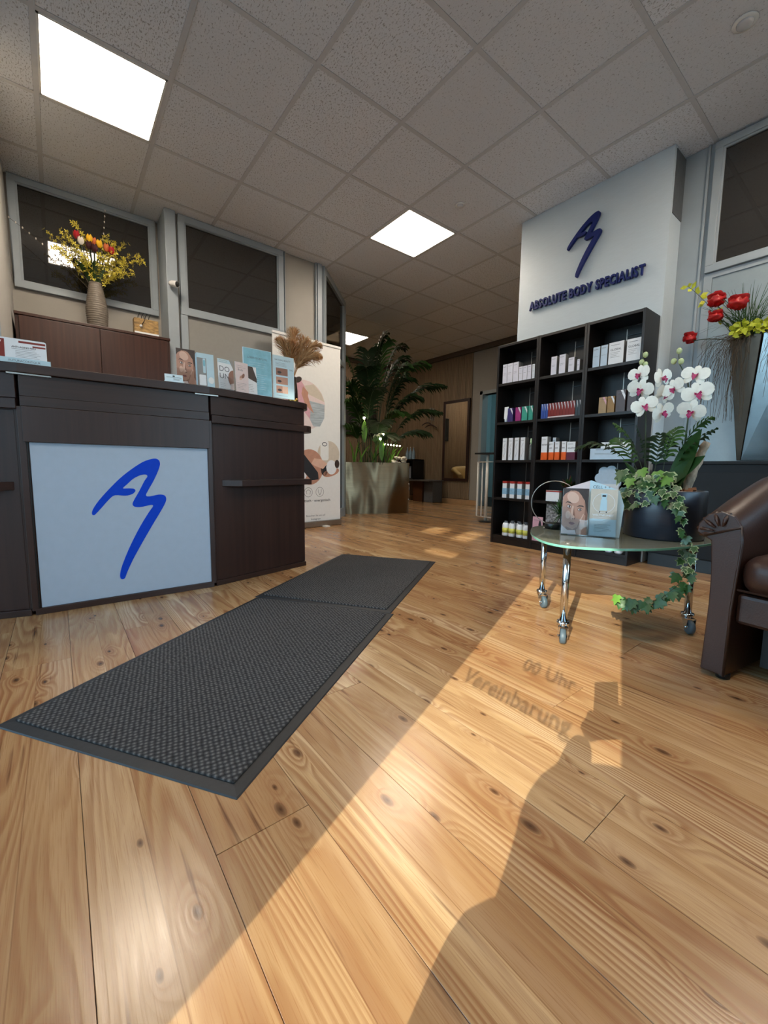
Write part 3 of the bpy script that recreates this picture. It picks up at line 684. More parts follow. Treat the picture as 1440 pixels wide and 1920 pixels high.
# ------------------------------------------------------------------ reception desk: three bays, the outer two angled back
desk = thing('reception_desk', 'dark wood reception counter with pale panel bearing a blue logo', 'reception desk', (0.28, 2.75, 0))
A = math.radians(13.8)
J0, J1 = V(-0.115, 2.43, 0), V(0.672, 2.43, 0)
UR, UL = V(math.cos(A), math.sin(A), 0), V(-math.cos(A), math.sin(A), 0)   # away from the centre bay
NR, NL = V(math.sin(A), -math.cos(A), 0), V(-math.sin(A), -math.cos(A), 0)
NC = V(0, -1, 0)
LR, LL = 0.69, 0.95
# centre bay
MB().box(-0.115, 0.672, 2.44, 2.95, 0.03, 1.08).build('body', M_DESKV, desk)
MB().fbox(J0, XA, ZA, NC, 0.022, 0.775, 0.03, 0.787, -0.008, 0.004).build('logo_panel', M_LOGOP, desk, bevel=0.0015)
lg = MB().fprism(V(0, 2.43, 0), XA, ZA, NC, LOGO_S, 0.0042, 0.0054).build('logo', M_BLUE, desk); lg['label'] = 'bright blue curved logo'
MB().fbox(J0, XA, ZA, NC, 0.004, 0.784, 0.787, 0.941, -0.005, 0.020).build('fascia', M_DESKV, desk, bevel=0.0015)
MB().fbox(J0, XA, ZA, NC, 0.002, 0.786, 0.942, 0.984, -0.005, 0.019).build('band', M_DESK, desk, bevel=0.0015)
MB().fbox(J0, XA, ZA, NC, 0.002, 0.786, 0.985, 1.08, -0.005, 0.012).build('fascia', M_DESK, desk, bevel=0.0015)
for u in (0.003, 0.776): MB().fbox(J0, XA, ZA, NC, u, u + 0.014, 0.02, 0.787, -0.01, 0.0).build('stile', M_BLACK, desk)
for O_ in (J0, J1): MB().fbox(O_, XA, ZA, NC, -0.012, 0.012, 0.02, 0.94, -0.03, 0.012).build('joint_post', M_DESKV, desk, bevel=0.002)
MB().fbox(J0, XA, ZA, NC, 0.0, 0.787, 0.0, 0.03, -0.02, 0.014).build('plinth', M_DESK, desk, bevel=0.002)
# angled bays
for side, O_, U_, N_, L_ in (('r', J1, UR, NR, LR), ('l', J0, UL, NL, LL)):
    b = MB(); b.fbox(O_, U_, ZA, N_, 0.012, L_, 0.03, 1.08, -0.5, -0.002)
    b.build('body', M_DESKV, desk)
    MB().fbox(O_, U_, ZA, N_, 0.022, L_, 0.03, 0.925, -0.006, 0.0).build('front_panel', M_DESKV, desk, bevel=0.002)
    MB().fbox(O_, U_, ZA, N_, 0.008, L_ - 0.012, 0.975, 1.08, -0.006, 0.014).build('fascia', M_DESK, desk, bevel=0.0015)
    # low worktop edge with a rounded outer end
    out = [(0.008, -0.5), (0.008, 0.022), (L_ - 0.03, 0.022)] + [(L_ + 0.005 + 0.10 * math.sin(a), -0.10 + 0.122 * math.cos(a)) for a in [i * PI / 2 / 6 for i in range(7)]] + [(L_ + 0.105, -0.5)]
    wl = MB()
    n = len(out); top = [O_ + U_ * u + N_ * w for u, w in out]
    wl.add([p + ZA * 0.929 for p in top] + [p + ZA * 0.972 for p in top], [list(range(n)), list(range(n, 2 * n))[::-1]] + [(i, (i + 1) % n, n + (i + 1) % n, n + i) for i in range(n)])
    wl.build('lower_worktop', M_DESK, desk, bevel=0.002)
    MB().fbox(O_, U_, ZA, N_, 0.012, L_, 0.0, 0.03, -0.3, 0.012).build('plinth', M_DESK, desk, bevel=0.002)
    # bag ledge, chamfered at its inner end
    lp = [(0.07, 0.0), (0.145, 0.085), (L_ - 0.01, 0.085), (L_ - 0.01, 0.0)]
    if side == 'l': lp = [(0.04, 0.0), (0.115, 0.085), (L_ - 0.01, 0.085), (L_ - 0.01, 0.0)]
    n = 4; tp = [O_ + U_ * u + N_ * w for u, w in lp]
    MB().add([p + ZA * 0.575 for p in tp] + [p + ZA * 0.612 for p in tp], [list(range(n)), list(range(n, 2 * n))[::-1]] + [(i, (i + 1) % n, n + (i + 1) % n, n + i) for i in range(n)]).build('bag_ledge', M_DESK, desk, bevel=0.002)
# high worktop, one mesh for the three bays
fr_ = 0.035
tipR = J1 + UR * (LR - 0.06)
wt = [J0 + UL * LL + NL * fr_, J0 + NC * fr_ + XA * 0.002, J1 + NC * fr_, tipR + NR * fr_]
wt += [tipR + UR * (0.13 * math.sin(a)) + NR * (fr_ - 0.13 + 0.13 * math.cos(a)) for a in [i * PI / 2 / 6 for i in range(1, 7)]]
wt += [tipR + UR * 0.13 - NR * 0.33, J1 - NC * 0.36, J0 - NC * 0.36, J0 + UL * LL - NL * 0.33]
MB().prism([(p.x, p.y) for p in wt], 1.08, 1.12).build('high_worktop', M_DESK, desk, bevel=0.003)
for x0, x1 in ((-0.15, 0.0), (0.60, 0.72)):
    MB().box(x0, x1, 2.405, 2.42, 1.0735, 1.0795).build('joint_plate', M_ALU, desk)

# ------------------------------------------------------------------ cabinet behind the desk
cab = thing('sideboard_cabinet', 'tall dark brown sideboard under the window carrying the flower vase', 'cabinet', (0.33, 4.35, 0))
MB().box(-0.188, 0.85, 4.20, 4.55, 0.06, 1.79).build('body', M_CAB, cab, bevel=0.002)
MB().box(-0.19, 0.852, 4.18, 4.555, 1.79, 1.812).build('top_board', M_CAB, cab, bevel=0.003)
MB().box(-0.165, 0.33, 4.18, 4.199, 0.08, 1.785).build('door', M_CAB, cab, bevel=0.002)
MB().box(0.334, 0.83, 4.18, 4.199, 0.08, 1.785).build('door', M_CAB, cab, bevel=0.002)
MB().box(-0.17, 0.83, 4.22, 4.54, 0, 0.06).build('plinth', M_CAB, cab)

# ------------------------------------------------------------------ vase with forsythia and tulips
VC = V(0.335, 4.36, 1.812)
vs_ = thing('flower_vase', 'ribbed grey vase of yellow forsythia twigs and mixed tulips', 'vase', VC)
prof = [(0.0, 0.0)]
for i in range(67):
    t = i / 66; r = 0.066 + 0.016 * math.sin(min(1, t * 1.6) * PI / 2) - 0.030 * max(0, t - 0.35) ** 1.3 / 0.57 * 1.25
    prof.append((r + 0.0022 * math.sin(i * PI * 2 / 3), 0.385 * t))
prof += [(0.045, 0.385), (0.043, 0.30), (0.0, 0.30)]
MB().lathe(prof, VC, 28).build('vase_body', M_VASE, vs_)
rn = random.Random(5)
top = VC + V(0, 0, 0.375)
def blossom(mb, c, r, m=0):
    ax = Vector((rn.uniform(-1, 1), rn.uniform(-1, 0.2), rn.uniform(-0.4, 1))).normalized(); a = ax.orthogonal().normalized(); b = ax.cross(a)
    for k in range(4):
        an = k * PI / 2 + rn.uniform(-.2, .2); d = a * math.cos(an) + b * math.sin(an); e = ax.cross(d)
        mb.poly([c, c + d * r * .55 + e * r * .28 + ax * r * .25, c + d * r * 1.15 + ax * r * .35, c + d * r * .55 - e * r * .28 + ax * r * .25], m)
twigs = [((-0.30, -0.02, 0.30), 1.0), ((-0.20, 0.02, 0.36), 1), ((-0.12, -0.04, 0.42), 1), ((-0.26, -0.08, 0.18), 1), ((0.10, 0.03, 0.42), 1), ((0.15, -0.06, 0.35), 1), ((0.24, 0.0, 0.40), 1), ((0.33, -0.03, 0.31), 1), ((0.35, -0.06, 0.27), 1), ((0.28, -0.05, 0.16), 1), ((0.18, -0.09, 0.14), 1), ((-0.16, -0.09, 0.26), 1), ((0.05, -0.09, 0.22), 1), ((0.14, -0.1, 0.24), 1), ((-0.08, -0.1, 0.18), 1), ((0.22, -0.02, 0.26), 1)]
for (dx, dy, dz), _ in twigs:
    tip = top + V(dx, dy, dz)
    path = bez(top + V(rn.uniform(-.02, .02), rn.uniform(-.02, .02), -0.1), top + V(dx * 0.35, dy * 0.4, dz * 0.75), tip, 7)
    tw = MB().tube(path, [0.0028 - 0.0003 * i for i in range(8)], 5).build('twig', M_TWIG, vs_)
    fl = MB()
    for k in range(46):
        t = rn.uniform(0.32, 1.0); i = min(6, int(t * 7)); p = path[i].lerp(path[i + 1], t * 7 - i)
        blossom(fl, p + V(rn.uniform(-1, 1), rn.uniform(-1, 1), rn.uniform(-1, 1)) * 0.022, rn.uniform(0.013, 0.021))
    o = fl.build('blossoms', M_FORS, tw, recalc=False); o['kind'] = 'stuff'
for tip, ctrl in (((-0.52, 0.05, 0.36), (-0.25, 0, 0.18)), ((0.10, 0.04, 0.63), (0.07, 0.02, 0.3))):   # long thin catkin twigs
    path = bez(top + V(0, 0, -0.1), top + V(*ctrl), top + V(*tip), 14)
    tw = MB().tube(path, 0.0015, 4)
    for k in range(5, 15): tw.ball(path[k] + V(0, -0.004, 0), 0.006, 6, 4, 1, (0.8, 0.8, 1.5))
    tw.build('catkin_twig', [M_TWIG, M_TWHI], vs_)
def tulip(name, p, h, mt, root):
    c = Vector(p); st = MB().tube(bez(top + V(0, 0, -0.1), (top + c) / 2 + V(0, 0, 0.03), c, 6), 0.0035, 6)
    s_ = st.build('tulip_stem', M_STEM, root)
    hd = MB()
    for k in range(6):
        an = k * PI / 3; d = V(math.cos(an), math.sin(an), 0); e = V(-d.y, d.x, 0); rr = 0.021 if k % 2 else 0.018
        pts = []
        for j in range(6):
            t = j / 5; z = h * t; r = rr * math.sin(min(1, t * 1.35 + 0.15) * PI * 0.62) + 0.002; w = 0.017 * math.sin(PI * min(0.97, t * 0.85 + 0.12))
            pts.append((c + d * r + ZA * z, w))
        hd.ribbon([q[0] for q in pts], [q[1] for q in pts], e, 0, 0.25)
    hd.build('tulip_head', mt, s_, recalc=False)
for p, mt in (((0.222, 4.30, 2.485), M_TRED), ((0.247, 4.28, 2.44), M_TWHI), ((0.305, 4.29, 2.48), M_TYEL), ((0.335, 4.31, 2.475), M_TORA), ((0.37, 4.28, 2.455), M_TYEL), ((0.455, 4.29, 2.435), M_TRED), ((0.30, 4.27, 2.42), M_TDRK), ((0.335, 4.26, 2.405), M_TDRK), ((0.42, 4.30, 2.45), M_TORA)):
    tulip('tulip', p, 0.06, mt, vs_)
for dx, dy, dz, w in ((-0.14, -0.07, 0.13, 0.028), (-0.05, -0.09, 0.10, 0.026), (0.0, -0.06, 0.18, 0.026), (0.07, -0.05, 0.12, 0.022), (-0.10, -0.04, 0.08, 0.024)):
    path = bez(top + V(0, 0, -0.06), top + V(dx * .3, dy * .3, dz * .8), top + V(dx, dy, dz), 6)
    MB().ribbon(path, [0.006, w * .7, w, w, w * .8, w * .45, 0.001], V(0.9, -0.4, 0.1), 0, 0.3).build('leaf', M_LEAF, vs_, recalc=False)

# gift bag shaped decoration
gb = thing('gift_bag', 'small paper gift bag with golden leaf print and dark ribbons on the sideboard', 'gift bag', (0.675, 4.26, 1.812))
MB().box(0.583, 0.768, 4.21, 4.29, 1.812, 1.945).build('bag', mat('bag_print', '#9a7a48', 0.5, var=0.55, scale=26, stretch=(1, 1, 2)), gb, bevel=0.002)
MB().box(0.583, 0.768, 4.207, 4.2095, 1.814, 1.832).build('white_band', M_WHITE, gb)
for k in range(4):
    x = 0.612 + 0.027 * k
    MB().tube([(x, 4.23, 1.935), (x + 0.004, 4.22, 1.965), (x + 0.018, 4.215, 1.992)], 0.003, 5).build('ribbon', M_BLACK, gb)
g2 = MB().tube([(0.655, 4.204, 1.965), (0.66, 4.204, 1.93), (0.635, 4.203, 1.885)], 0.003, 5).ball((0.632, 4.203, 1.88), 0.012, 8, 6, 1)
g2.build('tag_cord', [M_BLACK, M_WHITE], gb)

# security camera on the grey post
sc_ = thing('security_camera', 'small white security camera on the grey post', 'security camera', (0.90, 4.26, 2.30))
cd = V(0.55, -0.8, -0.2).normalized(); cc = V(0.905, 4.20, 2.295)
MB().lathe([(0.0, -0.045), (0.020, -0.042), (0.026, -0.02), (0.028, 0.02), (0.026, 0.036)], cc, 20, axis=cd).build('camera_body', M_WHITEP, sc_)
MB().lathe([(0.0, 0.0365), (0.024, 0.0365), (0.020, 0.042), (0.0, 0.043)], cc, 20, axis=cd).build('lens', M_BLACK, sc_)
MB().tube([(0.893, 4.259, 2.312), (0.893, 4.235, 2.312), (0.90, 4.215, 2.302)], 0.011, 10).build('wall_mount', M_WHITEP, sc_)

# ------------------------------------------------------------------ printed cards
CARD_MATS = [M_WHITE, M_SKIN, M_SKINL, M_SKIND, M_HAIR, M_LIP, M_EYEW, M_EYE, M_TXT, M_TXTD, M_PALE, M_CYAN, M_BEIGE, M_PINK, M_RED, M_BOXS, M_PINKL, M_SEA, M_DRED, M_WHITEP, M_BLACK]
CI = {k: i for i, k in enumerate('white skin skinl skind hair lip eyew eye txt txtd pale cyan beige pink red side pinkl sea dred plast black'.split())}
def frame(O, ang, tilt=0.0):
    """card frame: O bottom-left corner, ang = direction of its width in plan, tilt leans it back"""
    U = V(math.cos(ang), math.sin(ang), 0); N0 = V(math.sin(ang), -math.cos(ang), 0)
    W = (ZA * math.cos(tilt) - N0 * math.sin(tilt)).normalized(); N = (N0 * math.cos(tilt) + ZA * math.sin(tilt)).normalized()
    return Vector(O), U, W, N
def card(fr, w, h, th=0.003, m='white', mb=None):
    mb = mb or MB(); O, U, W, N = fr
    return mb.fbox(O, U, W, N, 0, w, 0, h, -th, 0, CI[m])
def face_print(mb, fr, u0, v0, w, h, n=0.0004):
    """portrait of a woman resting her cheek on her hand"""
    O, U, W, N = fr
    def P(pts, m, k): mb.fpoly(O, U, W, N, [(u0 + min(1, max(0, x)) * w, v0 + min(1, max(0, y)) * h) for x, y in pts], n + k * 0.00025, CI[m])
    P(rect(0, 0, 1, 1), 'skin', 0)
    P([(0, 0.80), (0.0, 1), (1, 1), (1, 0.45), (0.93, 0.56), (0.86, 0.74), (0.6, 0.93), (0.3, 0.95), (0.1, 0.88)], 'hair', 1); P([(0.80, 0.20), (0.86, 0.72), (0.93, 0.56), (1, 0.45), (1, 0.0), (0.8, 0.0)], 'skind', 1); P([(0.10, 0.0), (0.18, 0.16), (0.45, 0.10), (0.6, 0.16), (0.6, 0.0)], 'skind', 1)
    P(ell(0.45, 0.55, 0.44, 0.40, 24, rot=-0.2), 'skin', 2)
    P(ell(0.40, 0.80, 0.24, 0.12, 18, rot=-0.15), 'skinl', 3)
    P(ell(0.40, 0.47, 0.06, 0.16, 14, rot=-0.1), 'skinl', 3)
    P(ell(0.24, 0.42, 0.10, 0.09, 14), 'skinl', 3)
    P([(0.10, 0.66), (0.18, 0.715), (0.30, 0.70), (0.40, 0.65), (0.30, 0.675), (0.18, 0.69)], 'hair', 4)
    P([(0.55, 0.60), (0.66, 0.635), (0.80, 0.63), (0.86, 0.60), (0.76, 0.61), (0.65, 0.61)], 'hair', 4)
    P(ell(0.26, 0.60, 0.095, 0.045, 14, rot=-0.15), 'skind', 4); P(ell(0.26, 0.60, 0.07, 0.026, 12, rot=-0.15), 'eyew', 5); P(ell(0.275, 0.60, 0.028, 0.028, 10), 'eye', 6)
    P(ell(0.69, 0.545, 0.09, 0.042, 14, rot=0.05), 'skind', 4); P(ell(0.69, 0.545, 0.065, 0.024, 12, rot=0.05), 'eyew', 5); P(ell(0.70, 0.545, 0.027, 0.027, 10), 'eye', 6)
    P([(0.45, 0.60), (0.50, 0.45), (0.53, 0.36), (0.47, 0.33), (0.43, 0.35)], 'skind', 4); P(ell(0.46, 0.375, 0.045, 0.035, 12), 'skinl', 5)
    P(ell(0.42, 0.335, 0.02, 0.01, 8), 'hair', 6); P(ell(0.51, 0.335, 0.02, 0.01, 8), 'hair', 6)
    P([(0.28, 0.245), (0.35, 0.268), (0.40, 0.262), (0.45, 0.266), (0.53, 0.232), (0.46, 0.205), (0.38, 0.20), (0.32, 0.22)], 'lip', 5); P([(0.28, 0.243), (0.40, 0.235), (0.52, 0.225), (0.40, 0.242)], 'eye', 6)
    P([(0.62, 0.0), (0.60, 0.12), (0.70, 0.30), (0.84, 0.46), (0.92, 0.42), (0.90, 0.22), (1, 0.12), (1, 0)], 'skin', 5)
    P([(0.70, 0.30), (0.84, 0.46), (0.86, 0.44), (0.74, 0.28)], 'skinl', 6); P([(0.60, 0.12), (0.70, 0.30), (0.72, 0.28), (0.63, 0.11)], 'skind', 6)
    P([(0, 0), (0.6, 0), (0.55, 0.09), (0.25, 0.08), (0.06, 0.16), (0, 0.2)], 'pinkl', 5)
def lines(mb, fr, u0, u1, v, n, step, m='txt', th=0.0011, rag=0.3):
    O, U, W, N = fr; r = random.Random(int((u0 + v) * 9999))
    for k in range(n):
        e = u1 - (u1 - u0) * rag * r.random()
        mb.fpoly(O, U, W, N, rect(u0, v - k * step, e, v - k * step + th), 0.0007, CI[m])
def mtext(mb, fr, body, u, v, size, m='txtd', align='C', bold=0.0, width=None, n=0.0008):
    O, U, W, N = fr; mb.text(body, O + U * u + W * v, U, W, N, size, CI[m], n, align, bold, 0.0, width)

WT = 1.1201
# flyer stand at the left end of the counter
fs = thing('flyer_stand', 'acrylic flyer stand at the left end of the counter', 'flyer stand', (-0.08, 2.43, WT))
fr1 = frame((-0.19, 2.415, WT), -0.04)
st = MB(); st.fbox(*fr1, 0, 0.192, 0, 0.022, -0.002, 0.0, CI['pale']); st.fbox(*fr1, 0, 0.192, 0, 0.002, -0.05, 0, CI['pale'])
mtext(st, fr1, 'FUTURACONTOUR', 0.105, 0.006, 0.012, 'txt'); st.build('stand_front', CARD_MATS, fs)
fr2 = frame((-0.185, 2.422, WT + 0.002), -0.04, 0.12)
fl_ = MB(); O, U, W, N = fr2
fl_.fprism(O, U, W, N, rrect(0, 0, 0.175, 0.105, 0.008), -0.001, 0, CI['white'])
fl_.fpoly(O, U, W, N, rect(0.008, 0.02, 0.036, 0.098), 0.0005, CI['dred']); mtext(fl_, fr2, 'V', 0.022, 0.08, 0.016, 'white', n=0.001, bold=0.02)
fl_.fpoly(O, U, W, N, rect(0.082, 0.088, 0.172, 0.097), 0.0005, CI['dred']); fl_.fpoly(O, U, W, N, rect(0.128, 0.074, 0.172, 0.081), 0.0005, CI['dred'])
mtext(fl_, fr2, 'ANTI-AGING NEU', 0.058, 0.066, 0.010, 'txtd', 'L', 0.012); lines(fl_, fr2, 0.058, 0.15, 0.060, 1, 0.01); lines(fl_, fr2, 0.07, 0.165, 0.052, 6, 0.0065)
single(fl_, 'flyer', CARD_MATS, 'white flyer with dark red stripe and small text in the stand', 'flyer', (-0.1, 2.43, WT))
# business cards
bc = thing('business_card_holder', 'little clear holder of pale business cards on the counter', 'card holder', (0.5, 2.41, WT))
frb = frame((0.455, 2.408, WT), -0.1, 0.25)
b = MB(); b.fbox(*frb, 0, 0.092, 0, 0.004, -0.03, 0.006, CI['pale']); b.build('holder_base', CARD_MATS, bc)
for k in range(4): card(frame((0.458 + 0.001 * k, 2.410 + 0.004 * k, WT + 0.004), -0.1, 0.25), 0.085, 0.036 + 0.002 * k, 0.001, 'pale').build('business_card', CARD_MATS, bc)
frc = frame((0.458, 2.4095, WT + 0.004), -0.1, 0.25); b = MB(); O, U, W, N = frc
b.fpoly(O, U, W, N, rect(0.008, 0.022, 0.078, 0.0235), 0.0004, CI['txtd']); b.fpoly(O, U, W, N, ell(0.042, 0.029, 0.006, 0.004, 8), 0.0004, CI['txtd']); lines(b, frc, 0.04, 0.078, 0.016, 3, 0.004)
b.build('card_print', CARD_MATS, bc)
# brochures on the counter
def brochure(name, label, O, ang, w, h, printer, depth=0.003, tilt=0.08, side='white', cat='brochure', group='brochures on the counter', tray=False):
    if tray: O = (O[0], O[1], O[2] + 0.003)
    fr = frame(O, ang, tilt); mb = MB(); card(fr, w, h, depth, side, mb); printer(mb, fr, w, h)
    single(mb, name, CARD_MATS, label, cat, tuple(fr[0] + fr[1] * w / 2), group=group)
    if tray:
        t = thing('brochure_tray', 'clear acrylic tray holding ' + tray, 'brochure tray', tuple(fr[0] + fr[1] * w / 2), group='clear trays on the counter')
        f2 = frame(Vector(O) + fr[3] * 0.012, ang, tilt)
        MB().fbox(*f2, -0.003, w + 0.003, 0, h * 0.42, 0, 0.0015).build('tray_front', M_ACRYL, t)
        MB().fbox(*f2, -0.003, w + 0.003, -0.001, 0.002, -0.04, 0.0015).build('tray_base', M_ACRYL, t)
def pr_face(mb, fr, w, h): face_print(mb, fr, 0, 0, w, h)
def pr_device(mb, fr, w, h):
    O, U, W, N = fr
    mb.fpoly(O, U, W, N, rect(0, 0, w * .55, h * .86), 0.0004, CI['side']); mb.fpoly(O, U, W, N, ell(w * .27, h * .72, w * .27, h * .14, 16, 0, PI), 0.0005, CI['side'])
    mb.fpoly(O, U, W, N, rrect(w * .34, h * .42, w * .5, h * .85, .004), 0.0007, CI['pale']); mb.fpoly(O, U, W, N, rrect(w * .36, h * .62, w * .48, h * .80, .003), 0.0009, CI['cyan'])
    mb.fpoly(O, U, W, N, rrect(w * .1, h * .05, w * .5, h * .36, .004), 0.0009, CI['white']); lines(mb, fr, w * .14, w * .46, h * .28, 4, h * .05)
    mb.fpoly(O, U, W, N, ell(w * .80, h * .22, w * .17, h * .10, 14), 0.0006, CI['plast'])
def pr_do(mb, fr, w, h):
    O, U, W, N = fr
    mb.fpoly(O, U, W, N, rect(0, h * .87, w, h), 0.0004, CI['pale']); lines(mb, fr, w * .1, w * .7, h * .95, 2, h * .05)
    mtext(mb, fr, 'DO', w * .42, h * .60, 0.042, 'txt'); mtext(mb, fr, 'UN', w * .40, h * .36, 0.042, 'txt')
    mb.fpoly(O, U, W, N, ell(w, h * .40, w * .36, h * .28, 18, PI / 2, 3 * PI / 2), 0.0010, CI['skind']); mb.fpoly(O, U, W, N, [(w * .72, h * .02), (w, h * .02), (w, h * .25), (w * .8, h * .22)], 0.0012, CI['pinkl'])
    lines(mb, fr, w * .1, w * .55, h * .2, 3, h * .06)
    mb.fpoly(O, U, W, N, [(w * .75, h), (w, h), (w, h * .72)], 0.0012, CI['side'])
def pr_hand(mb, fr, w, h):
    O, U, W, N = fr
    mb.fpoly(O, U, W, N, rect(0, 0, w, h), 0.0004, CI['pinkl']); lines(mb, fr, w * .1, w * .8, h * .88, 2, h * .06); mtext(mb, fr, 'Body', w * .4, h * .72, 0.016, 'txt')
    mb.fpoly(O, U, W, N, ell(w * .48, h * .52, w * .2, h * .05, 12, rot=.6), 0.0007, CI['skin']); mb.fpoly(O, U, W, N, ell(w * .6, h * .56, w * .1, h * .09, 12, rot=-.4), 0.0008, CI['skind']); mb.fpoly(O, U, W, N, ell(w * .4, h * .45, w * .13, h * .03, 12, rot=.3), 0.0009, CI['skinl'])
    lines(mb, fr, w * .1, w * .85, h * .3, 5, h * .05)
def pr_dark(mb, fr, w, h):
    O, U, W, N = fr
    mb.fpoly(O, U, W, N, [(0, h), (w * .7, h), (w, h * .6), (w, h * .45), (0, h * .62)], 0.0005, CI['hair']); lines(mb, fr, w * .1, w * .8, h * .35, 5, h * .06)
brochure('face_brochure', 'brochure with a close-up face on the counter beside the business cards', (0.522, 2.435, WT), -0.05, 0.093, 0.186, pr_face, cat='brochure', tray='the face brochure')
brochure('device_brochure', 'thick white brochure box with device picture right of the face brochure', (0.624, 2.43, WT), 0.0, 0.088, 0.182, pr_device, depth=0.05, side='pale')
brochure('letter_brochure', 'white brochure with large thin grey letters on the counter', (0.738, 2.44, WT), 0.2, 0.092, 0.170, pr_do, tray='the brochure with large grey letters')
brochure('hand_brochure', 'slim pale brochure with a small hand picture on the counter', (0.836, 2.45, WT), 0.2, 0.082, 0.172, pr_hand, tilt=0.05)
brochure('dark_brochure', 'white and dark leaflet half hidden behind the pale hand brochure', (0.90, 2.475, WT), 0.2, 0.08, 0.165, pr_dark)
def pr_sign1(mb, fr, w, h):
    O, U, W, N = fr
    mb.fpoly(O, U, W, N, rect(.003, .003, w - .003, h - .003), 0.0004, CI['cyan']); mtext(mb, fr, 'LEBENSGEFÜHL', w * .5, h * .78, 0.016, 'txt', width=w * .7); lines(mb, fr, w * .2, w * .8, h * .70, 3, h * .05, 'pale'); lines(mb, fr, w * .12, w * .88, h * .45, 8, h * .045, 'pale', .0015)
def pr_sign2(mb, fr, w, h):
    O, U, W, N = fr
    mb.fpoly(O, U, W, N, rect(.003, .003, w - .003, h - .003), 0.0004, CI['pale']); mtext(mb, fr, 'NATURAL BEAUTY', w * .45, h * .88, 0.014, 'txt', width=w * .75); lines(mb, fr, w * .1, w * .75, h * .83, 4, h * .025)
    for k, c in enumerate(('skind', 'skin', 'skinl')):
        v = h * (.54 - .21 * k); mb.fpoly(O, U, W, N, rect(w * .12, v, w * .68, v + h * .17), 0.0007, CI['skind' if k < 1 else 'skin']); mb.fpoly(O, U, W, N, rect(w * .41, v, w * .68, v + h * .17), 0.0009, CI[c])
        mb.fpoly(O, U, W, N, ell(w * .28, v + h * .07, w * .1, h * .03, 10), 0.0011, CI['hair'])
    mtext(mb, fr, 'G G', w * .85, h * .68, 0.014, 'txtd'); lines(mb, fr, w * .12, w * .85, h * .06, 1, .01)
brochure('framed_sign', 'glossy cyan framed sign on the counter with reflections, left of its pair', (0.90, 2.50, WT + 0.004), 0.03, 0.178, 0.272, pr_sign1, depth=0.008, tilt=0.03, side='pale', cat='sign', group='framed counter signs')
brochure('framed_sign', 'pale blue framed sign with three small photos beside the pampas grass', (1.092, 2.51, WT + 0.004), 0.03, 0.142, 0.262, pr_sign2, depth=0.008, tilt=0.03, side='pale', cat='sign', group='framed counter signs')

# pampas grass in a slim vase
pv = thing('pampas_vase', 'slim dark and gold vase with brown pampas grass on the counter end', 'vase', (1.29, 2.64, WT))
PVC = V(1.285, 2.64, WT)
MB().lathe([(0.0, 0), (0.034, 0), (0.030, 0.09), (0.021, 0.175), (0.019, 0.175), (0.0, 0.16)], PVC, 16).build('vase_body', M_BRONZE, pv)
MB().lathe([(0.0345, 0.002), (0.0348, 0.016), (0.0338, 0.03)], PVC, 16).build('gold_band', mat('gold_metal', '#b08a45', 0.25, 1.0), pv)
rn = random.Random(3)
for tip, cx in (((0.03, 0.05, 0.50), 0.01), ((-0.08, 0.02, 0.40), -0.05), ((0.20, -0.02, 0.42), 0.05), ((0.24, 0.05, 0.36), 0.06), ((0.12, 0.04, 0.45), 0.04), ((0.16, -0.05, 0.33), 0.04), ((-0.03, -0.04, 0.38), -0.02)):
    base = PVC + V(0, 0, 0.15); tp = PVC + V(*tip); path = bez(base, base + V(cx, 0, tip[2] * 0.55), tp, 12)
    st = MB().tube(path, 0.002, 4).build('plume_stalk', M_PAMP, pv)
    pl = MB()
    for k in range(460):
        t = 0.25 + 0.75 * rn.random(); i = min(11, int(t * 12)); p = path[i].lerp(path[i + 1], t * 12 - i); tg = (path[i + 1] - path[i]).normalized()
        L = 0.085 * math.sin(PI * min(1, (t - 0.2) / 0.8 * 0.85 + 0.12)) + 0.01; sd = Vector((rn.gauss(0, 1), rn.gauss(0, 1), rn.gauss(0, .6))).normalized()
        d = (tg * 1.0 + sd * 0.75).normalized()
        pl.ribbon([p, p + d * L * .5 + ZA * -.002, p + d * L - ZA * 0.012], [0.0016, 0.0022, 0.0005], sd.cross(d) + V(.01, 0, 0), k % 2)
    o = pl.build('plume', [M_PAMP, M_PAMPL], st, recalc=False); o['kind'] = 'stuff'
# ------------------------------------------------------------------ wall sign
ws = thing('wall_sign', 'navy blue raised logo and lettering on the satin wall pier', 'sign', (SIGN, 1.8, 2.12))
SU, SN = V(0, -1, 0), V(-1, 0, 0)
lx = [p[0] for p in LOGO_S]; lz = [p[1] for p in LOGO_S]
def lmap(p): return (-1.945 + (p[0] - min(lx)) / (max(lx) - min(lx)) * 0.274, 2.276 + (p[1] - min(lz)) / (max(lz) - min(lz)) * 0.446)
MB().fprism(V(SIGN, 0, 0), SU, ZA, SN, [lmap(p) for p in LOGO_S], 0.008, 0.034).build('logo', M_NAVY, ws)
body = 'ABSOLUTE BODY SPECIALIST'
adv = []
x = 0.0
for ch in body:
    if ch == ' ': x += 0.34; adv.append(None); continue
    vs, fs_ = text_geo(ch, 0.035, 0.12); w = max(v[0] for v in vs) - min(v[0] for v in vs)
    if ch == 'Y': x -= 0.06
    adv.append(x); x += w + 0.085
k = 0.945 / (x - 0.085)
for ch, a in zip(body, adv):
    if a is None: continue
    vs, fs_ = text_geo(ch, 0.035, 0.12); x0 = min(v[0] for v in vs)
    MB().add([V(SIGN, 0, 0) + SU * (-2.28 + (a + v[0] - x0) * k) + ZA * (2.133 + v[1] * 0.098) + SN * (0.019 + v[2] * 0.09) for v in vs], fs_).build('letter', M_NAVY, ws)

